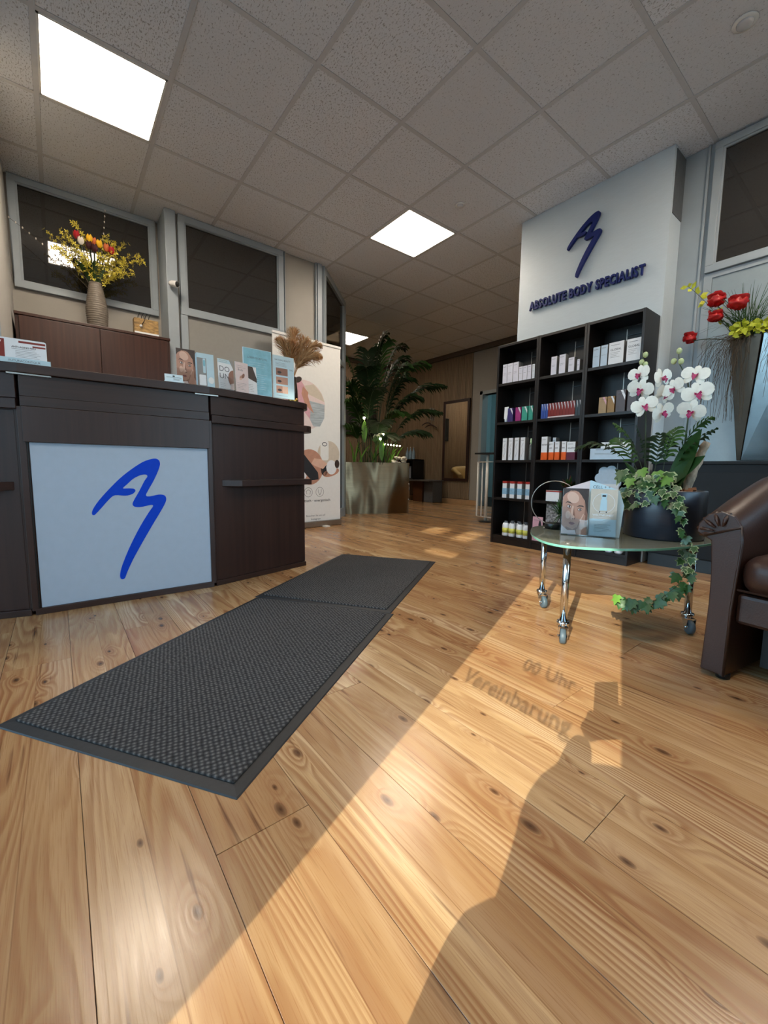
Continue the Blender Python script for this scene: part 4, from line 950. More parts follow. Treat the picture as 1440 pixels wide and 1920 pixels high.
# ------------------------------------------------------------------ three shelf units
SX0, SX1 = 3.222, 3.478
BOARDS = [0.078, 0.432, 0.777, 1.121, 1.468]
for k, (y0, y1, lab) in enumerate(((2.018, 2.43, 'black-brown bookcase nearest the doorway, leftmost of three joined'), (1.615, 2.018, 'black-brown bookcase in the middle of three joined, with the red boxes'), (1.215, 1.615, 'black-brown bookcase behind the orchids, rightmost of three joined'))):
    u = thing('shelf_unit', lab, 'shelf unit', ((SX0 + SX1) / 2, (y0 + y1) / 2, 0), group='three joined bookcases under the sign')
    for a in (y0 + 0.0005, y1 - 0.0185): MB().box(SX0, SX1, a, a + 0.018, 0, 1.808).build('side_panel', M_SHELF, u, bevel=0.001)
    i0, i1 = y0 + 0.019, y1 - 0.019
    MB().box(SX0, SX1 - 0.006, i0, i1, 1.786, 1.806).build('top_board', M_SHELF, u, bevel=0.001)
    for z in BOARDS: MB().box(SX0 + 0.004, SX1 - 0.008, i0, i1, z - 0.022, z).build('shelf_board', M_SHELF, u, bevel=0.001)
    MB().box(SX0 + 0.006, SX0 + 0.02, i0, i1, 0, 0.055).build('plinth', M_SHELF, u)
    MB().box(SX1 - 0.006, SX1 - 0.001, i0, i1, 0.055, 1.786).build('back_panel', M_SHELF, u)
    for z0, z1 in zip(BOARDS, BOARDS[1:] + [1.788]):
        MB().box(SX1 - 0.0085, SX1 - 0.0065, (i0 + i1) / 2 + 0.012, (i0 + i1) / 2 + 0.018, z0 + 0.001, z1 - 0.023).build('back_strip', M_ALU, u)
        if z0 > 0.7: MB().box(SX1 - 0.016, SX1 - 0.0087, i0, (i0 + i1) / 2 + 0.01, z1 - 0.075, z1 - 0.070).build('back_rail', M_SLATE, u)

# ------------------------------------------------------------------ products on the shelves: (y left, y right, height)
def product(name, label, y0, y1, z, h, front, x=3.236, depth=0.055, side=None, bands=(), group=None, cat='box', slash=None, text=None, mlines=0):
    """carton facing -X; bands = (from, to, material) as fractions of its height"""
    mats = [front, side or M_BOXS]; mb = MB()
    O = V(x, y0, z + 0.0005); U, W, N = V(0, -1, 0), ZA, V(-1, 0, 0); w = y0 - y1
    mb.fbox(O, U, W, N, 0, w, 0, h, -depth, -0.0004, 1); mb.fbox(O, U, W, N, 0.0003, w - 0.0003, 0.0002, h - 0.0002, -0.001, 0, 0)
    for a, b, mt in bands:
        mats.append(mt); mb.fbox(O, U, W, N, -0.0004, w + 0.0004, a * h, b * h, -depth - 0.0003, 0.0004, len(mats) - 1)
    if slash is not None:
        mats.append(slash); mb.fpoly(O, U, W, N, [(w * .45, h * .99), (w * .72, h * .99), (w * .995, h * .72), (w * .995, h * .5)], 0.0006, len(mats) - 1)
    mats.append(M_TXT); i = len(mats) - 1
    if text: mb.text(text, O + U * (w * .12) + W * (h * .62), U, W, N, h * .13, i, 0.0007, 'L', 0.01)
    for q in range(mlines): mb.fpoly(O, U, W, N, rect(w * .12, h * (.52 - .07 * q), w * (.75 - .1 * (q % 3)), h * (.52 - .07 * q) + 0.0015), 0.0006, i)
    mats.append(M_TXT); mb.fpoly(O, U, W, N, rect(w * .14, h * .86, w * .75, h * .86 + 0.0025), 0.0006, len(mats) - 1)
    return single(mb, name, mats, label, cat, (x + depth / 2, (y0 + y1) / 2, z + 0.0005), group=group)
Z5 = 1.468; G1 = 'white care boxes on the top shelves'
for k, (a, b, h) in enumerate(((2.377, 2.331, .168), (2.328, 2.272, .168), (2.268, 2.214, .168))):
    product('care_box', '%s from the left of the three tall white boxes on the top left shelf' % ORD[k], a, b, Z5, h, M_LILAC, group=G1, mlines=2, depth=0.07)
for k, (a, b, h) in enumerate(((2.209, 2.170, .120), (2.167, 2.127, .120), (2.124, 2.086, .120), (2.078, 2.053, .12))):
    product('care_box', '%s from the left of the four short white boxes on the top left shelf' % ORD[k], a, b, Z5, h, M_LILAC if k < 3 else M_WHITE, group=G1, mlines=1, depth=0.05)
for k, (a, b, h, t) in enumerate(((1.905, 1.857, .145, 'tall white box leftmost on the top middle shelf'), (1.835, 1.783, .148, 'tallest white box on the top middle shelf'), (1.757, 1.710, .11, 'medium white box third on the top middle shelf'), (1.687, 1.665, .085, 'slimmest white box at the right end of the top middle shelf'))):
    product('care_box', t, a, b, Z5, h, M_LILAC, group=G1, mlines=2)
for k, (a, b, h, mt, t, tx) in enumerate(((1.566, 1.516, .148, M_ICE, 'pale blue slim box leftmost on the top right shelf', None), (1.508, 1.461, .150, M_ICE, 'pale blue slim box second on the top right shelf', None), (1.452, 1.349, .155, M_WHITE, 'large white box with grey lines, left of the pair on the top right shelf', 'GLOBAL'), (1.329, 1.238, .153, M_WHITE, 'large white box at the right end of the top right shelf', 'GLOBAL'))):
    product('care_box', t, a, b, Z5, h, mt, group=G1, text=tx, mlines=4 if tx else 1, depth=0.07)
Z4 = 1.121
tb = MB(); tc_ = V(3.25, 2.328, Z4 + 0.0006)
tb.lathe([(0.0, 0.0), (0.014, 0.0), (0.015, 0.03), (0.013, 0.032)], tc_, 12); tb.add([tc_ + V(-0.013, 0.016, 0.03), tc_ + V(-0.013, -0.016, 0.03), tc_ + V(0.013, -0.016, 0.03), tc_ + V(0.013, 0.016, 0.03), tc_ + V(-0.001, 0.022, 0.137), tc_ + V(-0.001, -0.022, 0.137), tc_ + V(0.001, -0.022, 0.137), tc_ + V(0.001, 0.022, 0.137)], [(0, 1, 5, 4), (1, 2, 6, 5), (2, 3, 7, 6), (3, 0, 4, 7), (4, 5, 6, 7)], 0, False)
single(tb, 'cream_tube', [M_WHITE], 'white upright cream tube at the left end of the second shelf', 'tube', tuple(tc_))
for a, b, mt, t in ((2.305, 2.252, M_VIOLET, 'violet box with white slash beside the cream tube'), (2.224, 2.170, M_MAG, 'magenta box with white slash on the second shelf'), (2.160, 2.106, M_TEAL, 'teal box with white slash, left of the two teal ones'), (2.094, 2.052, M_TEAL, 'teal box with white slash, right of the two teal ones')):
    product('slash_box', t, a, b, Z4, 0.12, mt, slash=M_WHITE, side=mt, group='coloured boxes with a white slash')
names = ['blue'] * 3 + ['dark red'] * 9 + ['slate grey'] * 2; cm = {'blue': M_PRBLUE, 'dark red': M_DRED, 'slate grey': M_SLATE}
cnt = {'blue': 3, 'dark red': 9, 'slate grey': 2}; seen = {}
ys_ = [1.975, 1.954, 1.932] + [1.910 - 0.0253 * i for i in range(9)] + [1.678, 1.656]
for i, nm in enumerate(names):
    q = seen.get(nm, 0); seen[nm] = q + 1; wd_ = 0.0195 if nm == 'blue' else 0.0235 if nm == 'dark red' else 0.0195
    product('ampoule_box', '%s from the left of the %s slim %s boxes on the middle shelf' % (ORD[q], {2: 'two', 3: 'three', 9: 'nine'}[cnt[nm]], nm), ys_[i], ys_[i] - wd_, Z4, 0.120, cm[nm], slash=M_WHITE, side=cm[nm], group='row of slim boxes with white slashes', bands=((0.02, 0.10, M_PINKL),) if nm == 'dark red' else ())
for a, b, h, mt, sl_, t in ((1.499, 1.444, .118, M_GOLD, M_PINK, 'golden beige box with pink slash'), (1.436, 1.387, .118, M_OCHRE, M_WHITE, 'ochre box with white slash'), (1.377, 1.314, .155, M_BROWNP, M_WHITE, 'taller dark brown box with white slash'), (1.299, 1.240, .155, M_BROWNP, None, 'dark brown box half hidden behind the orchid blossoms')):
    product('slash_box', t, a, b, Z4, h, mt, slash=sl_, side=mt, group='coloured boxes with a white slash')
Z3 = 0.777
for k, a in enumerate((2.345, 2.281, 2.218, 2.157)):
    o = product('tall_box', '%s from the left of four tall slim white boxes with a grey swirl' % ORD[k], a, a - 0.043, Z3, 0.198, M_WHITE, group='tall white boxes with a swirl', depth=0.06)
    sw = MB(); O = V(3.236, a, Z3); pts = [(0.012, 0.03), (0.02, 0.05), (0.03, 0.075), (0.024, 0.10), (0.013, 0.115), (0.02, 0.135), (0.028, 0.15)]
    sw.tube([O + V(-0.0006, -u, v) for u, v in pts], 0.0008, 4); sw.build('swirl_print', M_TXT, o)
bt = thing('spray_bottle', 'slim dark spray bottle with green cap beside the tall white boxes', 'bottle', (3.25, 2.063, Z3))
MB().lathe([(0.0, 0.0005), (0.017, 0.0005), (0.018, 0.004), (0.018, 0.125), (0.012, 0.138), (0.0, 0.138)], (3.255, 2.063, Z3), 14).build('bottle_body', mat('grey_bottle', '#5a5f5c', 0.3), bt)
MB().lathe([(0.010, 0.138), (0.012, 0.15), (0.009, 0.185), (0.0, 0.187)], (3.255, 2.063, Z3), 12).build('cap', mat('pale_green_cap', '#a9c7a0', 0.4), bt)
product('serum_box', 'tallest white and orange box on the middle bookcase', 1.955, 1.902, Z3, 0.193, M_WHITE, bands=((0, 0.32, M_ORANGE),), text='estetics', group='white boxes with an orange base')
product('serum_box', 'white box half hidden behind the tallest orange box', 1.896, 1.868, Z3, 0.188, M_WHITE, x=3.31, group='white boxes with an orange base')
for k, (a, b) in enumerate(((1.884, 1.842), (1.832, 1.793), (1.773, 1.735))):
    product('serum_box', '%s from the left of three short white and orange boxes' % ORD[k], a, b, Z3, 0.148, M_WHITE, bands=((0, 0.42, M_ORANGE),), text='est', group='white boxes with an orange base')
product('serum_box', 'white box with berry red base at the right of the orange ones', 1.729, 1.660, Z3, 0.142, M_WHITE, bands=((0, 0.42, M_BERRY),), text='aqualine', mlines=0)
product('long_carton', 'long white carton lying behind the palm leaves', 1.540, 1.245, Z3, 0.082, M_ICE, depth=0.08, cat='carton', mlines=2)
product('long_carton', 'second flat white carton on top of the long one', 1.47, 1.26, Z3 + 0.083, 0.045, M_WHITE, x=3.25, depth=0.08, cat='carton')
Z2 = 0.432
for k, (a, b) in enumerate(((2.327, 2.282), (2.247, 2.201), (2.169, 2.124), (2.086, 2.046))):
    product('tonic_box', '%s from the left of four white boxes with red cap band and blue print' % ORD[k], a, b, Z2, 0.153, M_WHITE, bands=((0.87, 1.0, M_RED), (0.22, 0.58, M_LBLUE)), group='white boxes with a red top')
product('flat_box', 'white flat box with two red squares behind the air plant', 1.888, 1.772, Z2, 0.09, M_WHITE, bands=((0.86, 0.97, M_RED),), depth=0.05)
hp = thing('small_houseplant', 'small red and green houseplant in a green pot on the bookcase', 'plant', (3.33, 1.74, Z2))
MB().lathe([(0.0, .001), (0.035, .001), (0.045, 0.09), (0.04, 0.09), (0.0, 0.08)], (3.33, 1.74, Z2), 14).build('pot', mat('green_pot', '#5d7f35', 0.4), hp)
rn = random.Random(8); lf = MB()
for q in range(60):
    d = Vector((rn.gauss(0, 1), rn.gauss(0, 1), abs(rn.gauss(0, .8)))).normalized(); c = V(3.33, 1.74, Z2 + 0.12)
    lf.ribbon([c + d * 0.01, c + d * 0.04, c + d * (0.06 + .03 * rn.random()) + ZA * .01], [0.004, 0.012, 0.001], d.cross(V(.3, .2, 1)), q % 2)
lf.build('foliage', [M_GREEN2, mat('reddish_leaf', '#6a4030', 0.5, var=0.3)], hp, recalc=False)
Z1 = 0.078
bot = None; GB = 'white and yellow bottles on the bottom shelf'
bl = ['leftmost front', 'second front', 'third front', 'rightmost front', 'first rear', 'second rear', 'third rear', 'fourth rear']
for k, (y, xx) in enumerate(((2.290, 3.262), (2.222, 3.262), (2.140, 3.262), (2.072, 3.262), (2.262, 3.33), (2.195, 3.33), (2.128, 3.33), (2.074, 3.335))):
    t = thing('drink_bottle', '%s white bottle with yellow-green label on the bottom shelf' % bl[k], 'bottle', (xx, y, Z1), group=GB)
    MB().lathe([(0.0, .001), (0.029, .001), (0.031, 0.006), (0.031, 0.10), (0.026, 0.116), (0.016, 0.122), (0.0, 0.122)], (xx, y, Z1), 16).build('bottle_body', M_WHITE, t)
    MB().lathe([(0.0316, 0.03), (0.0316, 0.075)], (xx, y, Z1), 16).build('paper_band', M_YELL, t)
    MB().lathe([(0.016, 0.122), (0.016, 0.137), (0.0, 0.138)], (xx, y, Z1), 12).build('cap', M_TXT, t)
product('pink_card', 'pink card with dark silhouette standing at the bottom shelf', 1.997, 1.905, Z1, 0.21, M_PINK, x=3.232, depth=0.01, side=M_PINK, cat='card')
sil = MB().fprism(V(3.2312, 1.997, Z1), V(0, -1, 0), ZA, V(-1, 0, 0), smooth_closed([(0.06, 0.10), (0.058, 0.15), (0.07, 0.185), (0.08, 0.165), (0.085, 0.13), (0.075, 0.09), (0.085, 0.06), (0.05, 0.07)], 2), 0.0008, 0.0012)
sil.build('silhouette_print', M_TXTD, bpy.data.objects['pink_card'], recalc=False)
product('patterned_box', 'white box with black scribble pattern behind the ring ornament', 1.898, 1.77, Z1, 0.325, mat('scribble_print', '#8a8a8a', 0.5, var=0.9, scale=55), x=3.27, depth=0.06, bands=((0.0, 0.16, M_WHITE),))
fd = thing('flower_display', 'pale scalloped flower-shaped display card on the right bookcase', 'display', (3.30, 1.42, Z2))
out = []
for q in range(7): out += ell(0.066 * math.cos(q * 2 * PI / 7 + .4), 0.20 + 0.066 * math.sin(q * 2 * PI / 7 + .4), 0.036, 0.036, 8, q * 2 * PI / 7 + .4 - 1.2, q * 2 * PI / 7 + .4 + 1.2)
MB().fprism(V(3.30, 1.42, Z2), V(0, -1, 0), ZA, V(-1, 0, 0), out, -0.01, 0).build('scalloped_top', M_ICE, fd)
MB().fprism(V(3.30, 1.42, Z2), V(0, -1, 0), ZA, V(-1, 0, 0), rect(-0.08, 0.001, 0.08, 0.16), -0.012, 0.002).build('display_body', M_WHITE, fd)
for k, (y, xx) in enumerate(((1.36, 3.26), (1.29, 3.26))):
    t = thing('cream_jar', ['white cream jar low on the right bookcase, left of two', 'white cream jar low on the right bookcase, right of two'][k], 'jar', (xx, y, Z1), group='cream jars on the bottom shelf')
    MB().lathe([(0.0, .001), (0.028, .001), (0.030, 0.01), (0.030, 0.035), (0.0, 0.035)], (xx, y, Z1), 16).build('jar_body', M_WHITE, t)
    MB().lathe([(0.031, 0.035), (0.031, 0.055), (0.0, 0.056)], (xx, y, Z1), 16).build('lid', M_CHROME, t)

# ------------------------------------------------------------------ low charcoal bench along the right wall
bn = thing('low_cabinet', 'long charcoal low cabinet below the wall vase', 'cabinet', (3.55, 0.25, 0))
MB().box(3.43, 3.68, -0.9, 1.17, 0.09, 0.745).build('body', M_BENCH, bn)
MB().box(3.415, 3.683, -0.9, 1.175, 0.745, 0.765).build('top_board', M_BENCH, bn, bevel=0.002)
MB().box(3.45, 3.68, -0.9, 1.16, 0, 0.09).build('plinth', M_BLACK, bn)
for a, b in ((-0.88, -0.22), (-0.21, 0.47), (0.48, 1.165)):
    for z0, z1 in ((0.10, 0.395), (0.405, 0.69)): MB().box(3.415, 3.43, a, b, z0, z1).build('drawer_front', M_BENCH, bn, bevel=0.002)

# ------------------------------------------------------------------ glass table
TZ = 0.405
tbl = thing('glass_table', 'rounded frosted glass coffee table on chrome legs with casters', 'table', (1.95, 0.82, 0))
outl = smooth_closed([(1.81, 1.125), (1.665, 1.03), (1.545, 0.90), (1.525, 0.79), (1.60, 0.68), (1.72, 0.585), (1.88, 0.52), (2.06, 0.478), (2.23, 0.468), (2.31, 0.50), (2.335, 0.58), (2.31, 0.75), (2.24, 0.93), (2.14, 1.07), (2.02, 1.15), (1.91, 1.165)], 4)
MB().prism(outl, TZ - 0.011, TZ - 0.001, 0, 1).build('glass_top', [M_TABLEG, M_EDGE], tbl, bevel=0.0015)
for k, (x, y) in enumerate(((1.905, 1.105), (1.578, 0.815), (2.112, 0.540))):
    lg_ = MB().tube([(x, y, 0.085), (x, y, TZ - 0.016)], 0.0145, 16, cap=True).build('leg', M_CHROME, tbl)
    MB().lathe([(0.0, TZ - 0.017), (0.032, TZ - 0.017), (0.032, TZ - 0.0115), (0.0, TZ - 0.0115)], (x, y, 0), 18).lathe([(0.0, TZ - 0.0005), (0.012, TZ - 0.0005), (0.009, TZ + 0.002), (0, TZ + 0.002)], (x, y, 0), 14).build('flange', M_ALU, lg_)
    an = (-2.2, -2.6, -2.4)[k]; d = V(math.cos(an), math.sin(an), 0); e = V(-d.y, d.x, 0); wc = V(x, y, 0.0) + d * 0.024 + ZA * 0.030
    cs = MB().lathe([(0.0, 0.085), (0.024, 0.085), (0.026, 0.078), (0.021, 0.072), (0.024, 0.066), (0.0, 0.064)], (x, y, 0), 18)
    for s_ in (-1, 1): cs.add([V(x, y, 0.068) + e * s_ * 0.016 - d * 0.010, V(x, y, 0.068) + e * s_ * 0.016 + d * 0.036, wc + e * s_ * 0.016 + d * 0.008 - ZA * 0.008, wc + e * s_ * 0.016 - d * 0.010 - ZA * 0.006] + [p + e * s_ * 0.002 for p in (V(x, y, 0.068) + e * s_ * 0.016 - d * 0.010, V(x, y, 0.068) + e * s_ * 0.016 + d * 0.036, wc + e * s_ * 0.016 + d * 0.008 - ZA * 0.008, wc + e * s_ * 0.016 - d * 0.010 - ZA * 0.006)], [(0, 1, 2, 3), (4, 7, 6, 5), (0, 4, 5, 1), (1, 5, 6, 2), (2, 6, 7, 3), (3, 7, 4, 0)])
    cs.tube([wc - e * 0.02, wc + e * 0.02], 0.005, 10)
    c_ = cs.build('caster', M_CHROME, tbl)
    MB().lathe([(0.012, -0.011), (0.026, -0.011), (0.030, -0.007), (0.030, 0.007), (0.026, 0.011), (0.012, 0.011)], wc, 24, axis=e).build('wheel', M_GREYW, c_)

# ------------------------------------------------------------------ brochures in the acrylic holder on the table
HA = math.atan2(0.758 - 0.959, 1.867 - 1.78)
H0 = V(1.78, 0.959, TZ)
bh = thing('brochure_holder', 'clear acrylic brochure holder with curved front on the glass table', 'brochure holder', (1.83, 0.86, TZ))
frh = frame(H0, HA, 0.06); O, U, W, N = frh
cut = [(0, 0.0), (0.222, 0.0), (0.222, 0.118), (0.208, 0.115), (0.19, 0.085), (0.165, 0.072), (0.09, 0.07), (0.055, 0.078), (0.035, 0.105), (0.02, 0.125), (0.0, 0.125)]
MB().fprism(O, U, W, N, cut, 0.012, 0.0145).build('holder_front', M_ACRYL, bh)
MB().fbox(O, U, W, N, 0, 0.222, 0, 0.003, -0.02, 0.012).build('holder_base', M_ACRYL, bh)
MB().fbox(O, U, W, N, 0.109, 0.1115, 0.003, 0.10, -0.002, 0.011).build('divider', M_ACRYL, bh)
fa = frame(H0 + U * 0.003 + W * 0.0035, HA, 0.06); mb = card(fa, 0.104, 0.205, 0.004, 'white'); face_print(mb, fa, 0, 0, 0.104, 0.205)
single(mb, 'face_brochure', CARD_MATS, 'glossy brochure with a close-up face in the holder on the glass table', 'brochure', tuple(fa[0] + U * .05), group='brochures on the glass table')
fb = frame(H0 + U * 0.115 + W * 0.0035, HA, 0.06); mb = card(fb, 0.104, 0.205, 0.012, 'beige'); O2, U2, W2, N2 = fb
mb.fpoly(O2, U2, W2, N2, rect(0, 0, 0.104, 0.075), 0.0004, CI['pale'])
for q in range(28):
    a0, a1 = 2 * PI * q / 28, 2 * PI * (q + 1) / 28
    mb.fpoly(O2, U2, W2, N2, [(0.052 + .043 * math.cos(a0), .145 + .043 * math.sin(a0)), (0.052 + .043 * math.cos(a1), .145 + .043 * math.sin(a1)), (0.052 + .0415 * math.cos(a1), .145 + .0415 * math.sin(a1)), (0.052 + .0415 * math.cos(a0), .145 + .0415 * math.sin(a0))], 0.0005, CI['white'])
mb.fpoly(O2, U2, W2, N2, [(0.038, 0.112), (0.066, 0.112), (0.064, 0.158), (0.061, 0.163), (0.064, 0.185), (0.040, 0.185), (0.043, 0.163), (0.040, 0.158)], 0.0008, CI['pale']); mb.fpoly(O2, U2, W2, N2, rect(0.045, 0.172, 0.059, 0.180), 0.0011, CI['txtd'])
for u in (0.038, 0.064): mb.fpoly(O2, U2, W2, N2, ell(u, 0.106, 0.0025, 0.003, 8), 0.0011, CI['txtd'])
mtext(mb, fb, 'WELTNEUHEIT', 0.052, 0.088, 0.012, 'white', bold=0.02, width=0.082); lines(mb, fb, 0.012, 0.085, 0.081, 2, 0.005, 'white'); lines(mb, fb, 0.02, 0.09, 0.05, 6, 0.006)
single(mb, 'device_brochure', CARD_MATS, 'beige brochure with white device picture and headline in the table holder', 'brochure', tuple(fb[0] + U * .05), group='brochures on the glass table')
fc = frame(H0 - N * 0.03 + U * 0.0, HA, 0.05); mb = MB(); O3, U3, W3, N3 = fc
mb.fprism(O3, U3, W3, N3, [(0.03, 0.0), (0.235, 0.0), (0.245, 0.14), (0.225, 0.205), (0.112, 0.247), (0.0, 0.205), (0.0, 0.06)], -0.003, 0, CI['pale'])
mb.fpoly(O3, U3, W3, N3, [(0.003, 0.207), (0.108, 0.245), (0.105, 0.10), (0.003, 0.10)], 0.0005, CI['pinkl']); mtext(mb, fc, 'CELL + +', 0.155, 0.212, 0.018, 'txt')
single(mb, 'paper_folder', CARD_MATS, 'white pointed paper folder behind the brochures on the glass table', 'folder', tuple(O3 + U3 * .1))

# ------------------------------------------------------------------ ring ornament with air plant
rg = thing('ring_ornament', 'thin metal ring stand with spiky air plant on the glass table', 'ornament', (1.915, 1.07, TZ))
RC = V(1.915, 1.07, TZ + 0.127); ru = V(math.cos(HA), math.sin(HA), 0)
MB().lathe([(0.0, 0.0005), (0.040, 0.0005), (0.040, 0.026), (0.037, 0.029), (0.0, 0.029)], (1.915, 1.07, TZ), 24).build('base', M_BLACK, rg)
MB().tube([RC + ru * 0.108 * math.cos(a) + ZA * 0.108 * math.sin(a) for a in [2 * PI * i / 40 - PI / 2 for i in range(41)]], 0.0022, 6).build('ring', M_ALU, rg)
ap = MB(); rn = random.Random(21); pc = V(1.915, 1.07, TZ + 0.05) + ru * 0.035
for q in range(90):
    d = Vector((rn.gauss(0, 1), rn.gauss(0, 1), rn.gauss(0.7, .8))).normalized(); L = rn.uniform(0.05, 0.11)
    ap.ribbon([pc + ZA * .02, pc + ZA * .02 + d * L * .55, pc + ZA * .02 + d * L - ZA * .012], [0.003, 0.003, 0.0005], d.cross(V(.1, .3, 1)), q % 2)
ap.build('air_plant', [M_GREEN2, M_IVY], rg, recalc=False)
# ------------------------------------------------------------------ orchid pot on the glass table
PC = V(2.112, 0.662, TZ)
op = thing('orchid_planter', 'dark blue-grey pot with white orchids, trailing ivy and driftwood', 'plant pot', PC)
MB().lathe([(0.0, 0.0005), (0.148, 0.0005), (0.152, 0.004), (0.152, 0.204), (0.149, 0.208), (0.142, 0.208), (0.142, 0.18), (0.0, 0.18)], PC, 48).build('pot', M_POT, op)
ml = MB(); rn = random.Random(14)
for q in range(80):
    a, r = rn.uniform(0, 2 * PI), 0.135 * math.sqrt(rn.random()); c = PC + V(r * math.cos(a), r * math.sin(a), 0.19 + rn.uniform(0, .025)); d = Vector((rn.gauss(0, 1), rn.gauss(0, 1), rn.gauss(0, .4))).normalized(); e = d.orthogonal().normalized(); f = d.cross(e)
    ml.fbox(c, d, e, f, -0.014, 0.014, -0.008, 0.008, -0.003, 0.003)
o = ml.build('bark_chips', M_MULCH, op); o['kind'] = 'stuff'
# driftwood
for path, rr in (([(0.02, -0.055, 0.19), (0.04, -0.075, 0.27), (0.065, -0.10, 0.36), (0.075, -0.115, 0.415)], [0.020, 0.019, 0.017, 0.014]), ([(0.05, -0.03, 0.19), (0.055, -0.05, 0.27), (0.06, -0.06, 0.34), (0.05, -0.065, 0.39)], [0.030, 0.028, 0.022, 0.014])):
    p_ = [PC + Vector(p) for p in path]; p2 = []
    for a, b in zip(p_, p_[1:]): p2 += [a.lerp(b, t / 3) + V(rn.uniform(-.004, .004), rn.uniform(-.004, .004), 0) for t in range(3)]
    p2.append(p_[-1]); r2 = [rr[min(3, i // 3)] * rn.uniform(.88, 1.1) for i in range(len(p2))]
    MB().tube(p2, r2, 9).build('driftwood', M_BARK, op)
def ximg(y, z, dx=0.0):
    """point on the plane through the pot that shows at height z and side y, pushed dx further away"""
    p = V(2.11, y, z); c = V(0, 0, CAM_H); d = (p - c).normalized(); return p + d * dx
# orchid stems and blossoms
petal = [(0.0, 0.0), (0.012, 0.006), (0.022, 0.018), (0.025, 0.032), (0.019, 0.044), (0.007, 0.050), (-0.007, 0.050), (-0.019, 0.044), (-0.025, 0.032), (-0.022, 0.018), (-0.012, 0.006)]
sepal = [(0.0, 0.0), (0.009, 0.012), (0.014, 0.028), (0.011, 0.042), (0.0, 0.049), (-0.011, 0.042), (-0.014, 0.028), (-0.009, 0.012)]
def orchid(c, aim, roll=0.0, s=1.0, root=None):
    N = Vector(aim).normalized(); U = N.cross(ZA).normalized() * -1; W = U.cross(N) * -1
    if W.z < 0: W = -W
    U, W = U * math.cos(roll) + W * math.sin(roll), W * math.cos(roll) - U * math.sin(roll)
    mb = MB()
    for shp, ang, k, cup in ((sepal, 0, 1.0, -.10), (sepal, 2.25, 1.0, -.10), (sepal, -2.25, 1.0, -.10), (petal, 1.25, 1.08, .12), (petal, -1.25, 1.08, .12)):
        ca, sa = math.cos(ang), math.sin(ang); pts = []
        for x, y in shp:
            X, Y = x * ca - y * sa, x * sa + y * ca
            pts.append(c + (U * X + W * Y) * s * k + N * s * (cup * y + (0.003 if shp is petal else 0) - 3.0 * x * x))
        mid = c + (U * (-0.026 * sa) + W * (0.026 * ca)) * s * k + N * s * (cup * 0.026 + 0.004)
        n = len(pts); mb.add(pts + [mid], [(i, (i + 1) % n, n) for i in range(n)], 0, True)
    b = mb.build('blossom', M_ORCH, root, recalc=False)
    s *= .88; lp = MB(); lp.ball(c + N * 0.010 * s - W * 0.006 * s, 0.008 * s, 8, 6, 0, (1, 1, 1.2))
    lp.ribbon([c + N * .006 * s, c + N * .02 * s - W * .012 * s, c + N * .014 * s - W * .028 * s], [.006 * s, .011 * s, .002 * s], U, 0, .5); lp.ribbon([c, c + N * .016 * s + U * .013 * s + W * .004 * s], [.004 * s, .006 * s], W, 0); lp.ribbon([c, c + N * .016 * s - U * .013 * s + W * .004 * s], [.004 * s, .006 * s], W, 0)
    lp.build('lip', M_LIPM, b, recalc=False)
toc = V(-2.1, -0.65, 0.0)
stemL = [ximg(.745, .60), ximg(.755, .80), ximg(.765, .95), ximg(.785, 1.10), ximg(.79, 1.18), ximg(.80, 1.235)]
stemR = [ximg(.60, .60), ximg(.605, .82), ximg(.60, .96), ximg(.615, 1.08), ximg(.65, 1.15), ximg(.66, 1.215)]
for st_ in (stemL, stemR):
    MB().tube(st_, [0.0035, 0.0033, 0.003, 0.0026, 0.002, 0.0014], 6).build('orchid_stem', M_STEM, op)
for (y, z, dx, ax, rl, s) in ((.803, 1.130, -.03, (-1, .25, .1), .1, .95), (.795, 1.062, -.05, (-1, -.15, -.25), -.25, 1.0), (.772, .985, -.06, (-1, -.45, .1), .35, 1.0), (.712, 1.100, .02, (-.45, -1, .1), .3, .95), (.700, 1.030, .0, (-.5, -1, -.2), -.3, .9), (.700, .950, -.02, (-.6, -.9, -.2), .5, .95),
                              (.662, 1.048, -.02, (-1, .35, .0), .45, .95), (.590, 1.092, -.02, (-1, -.15, .25), -.2, .95), (.575, 1.015, -.04, (-1, -.35, .0), .3, 1.05), (.592, .945, -.05, (-1, .05, -.35), -.3, 1.0)):
    orchid(ximg(y, z, dx), ax, rl, s, op)
for y, z in ((.785, 1.215), (.798, 1.185), (.782, 1.172), (.655, 1.205), (.672, 1.165), (.645, 1.160)):
    c = ximg(y, z, -.01); MB().ball(c, 0.0105, 10, 8, 0, (1, 1, 1.25)).build('bud', M_BUD, op)
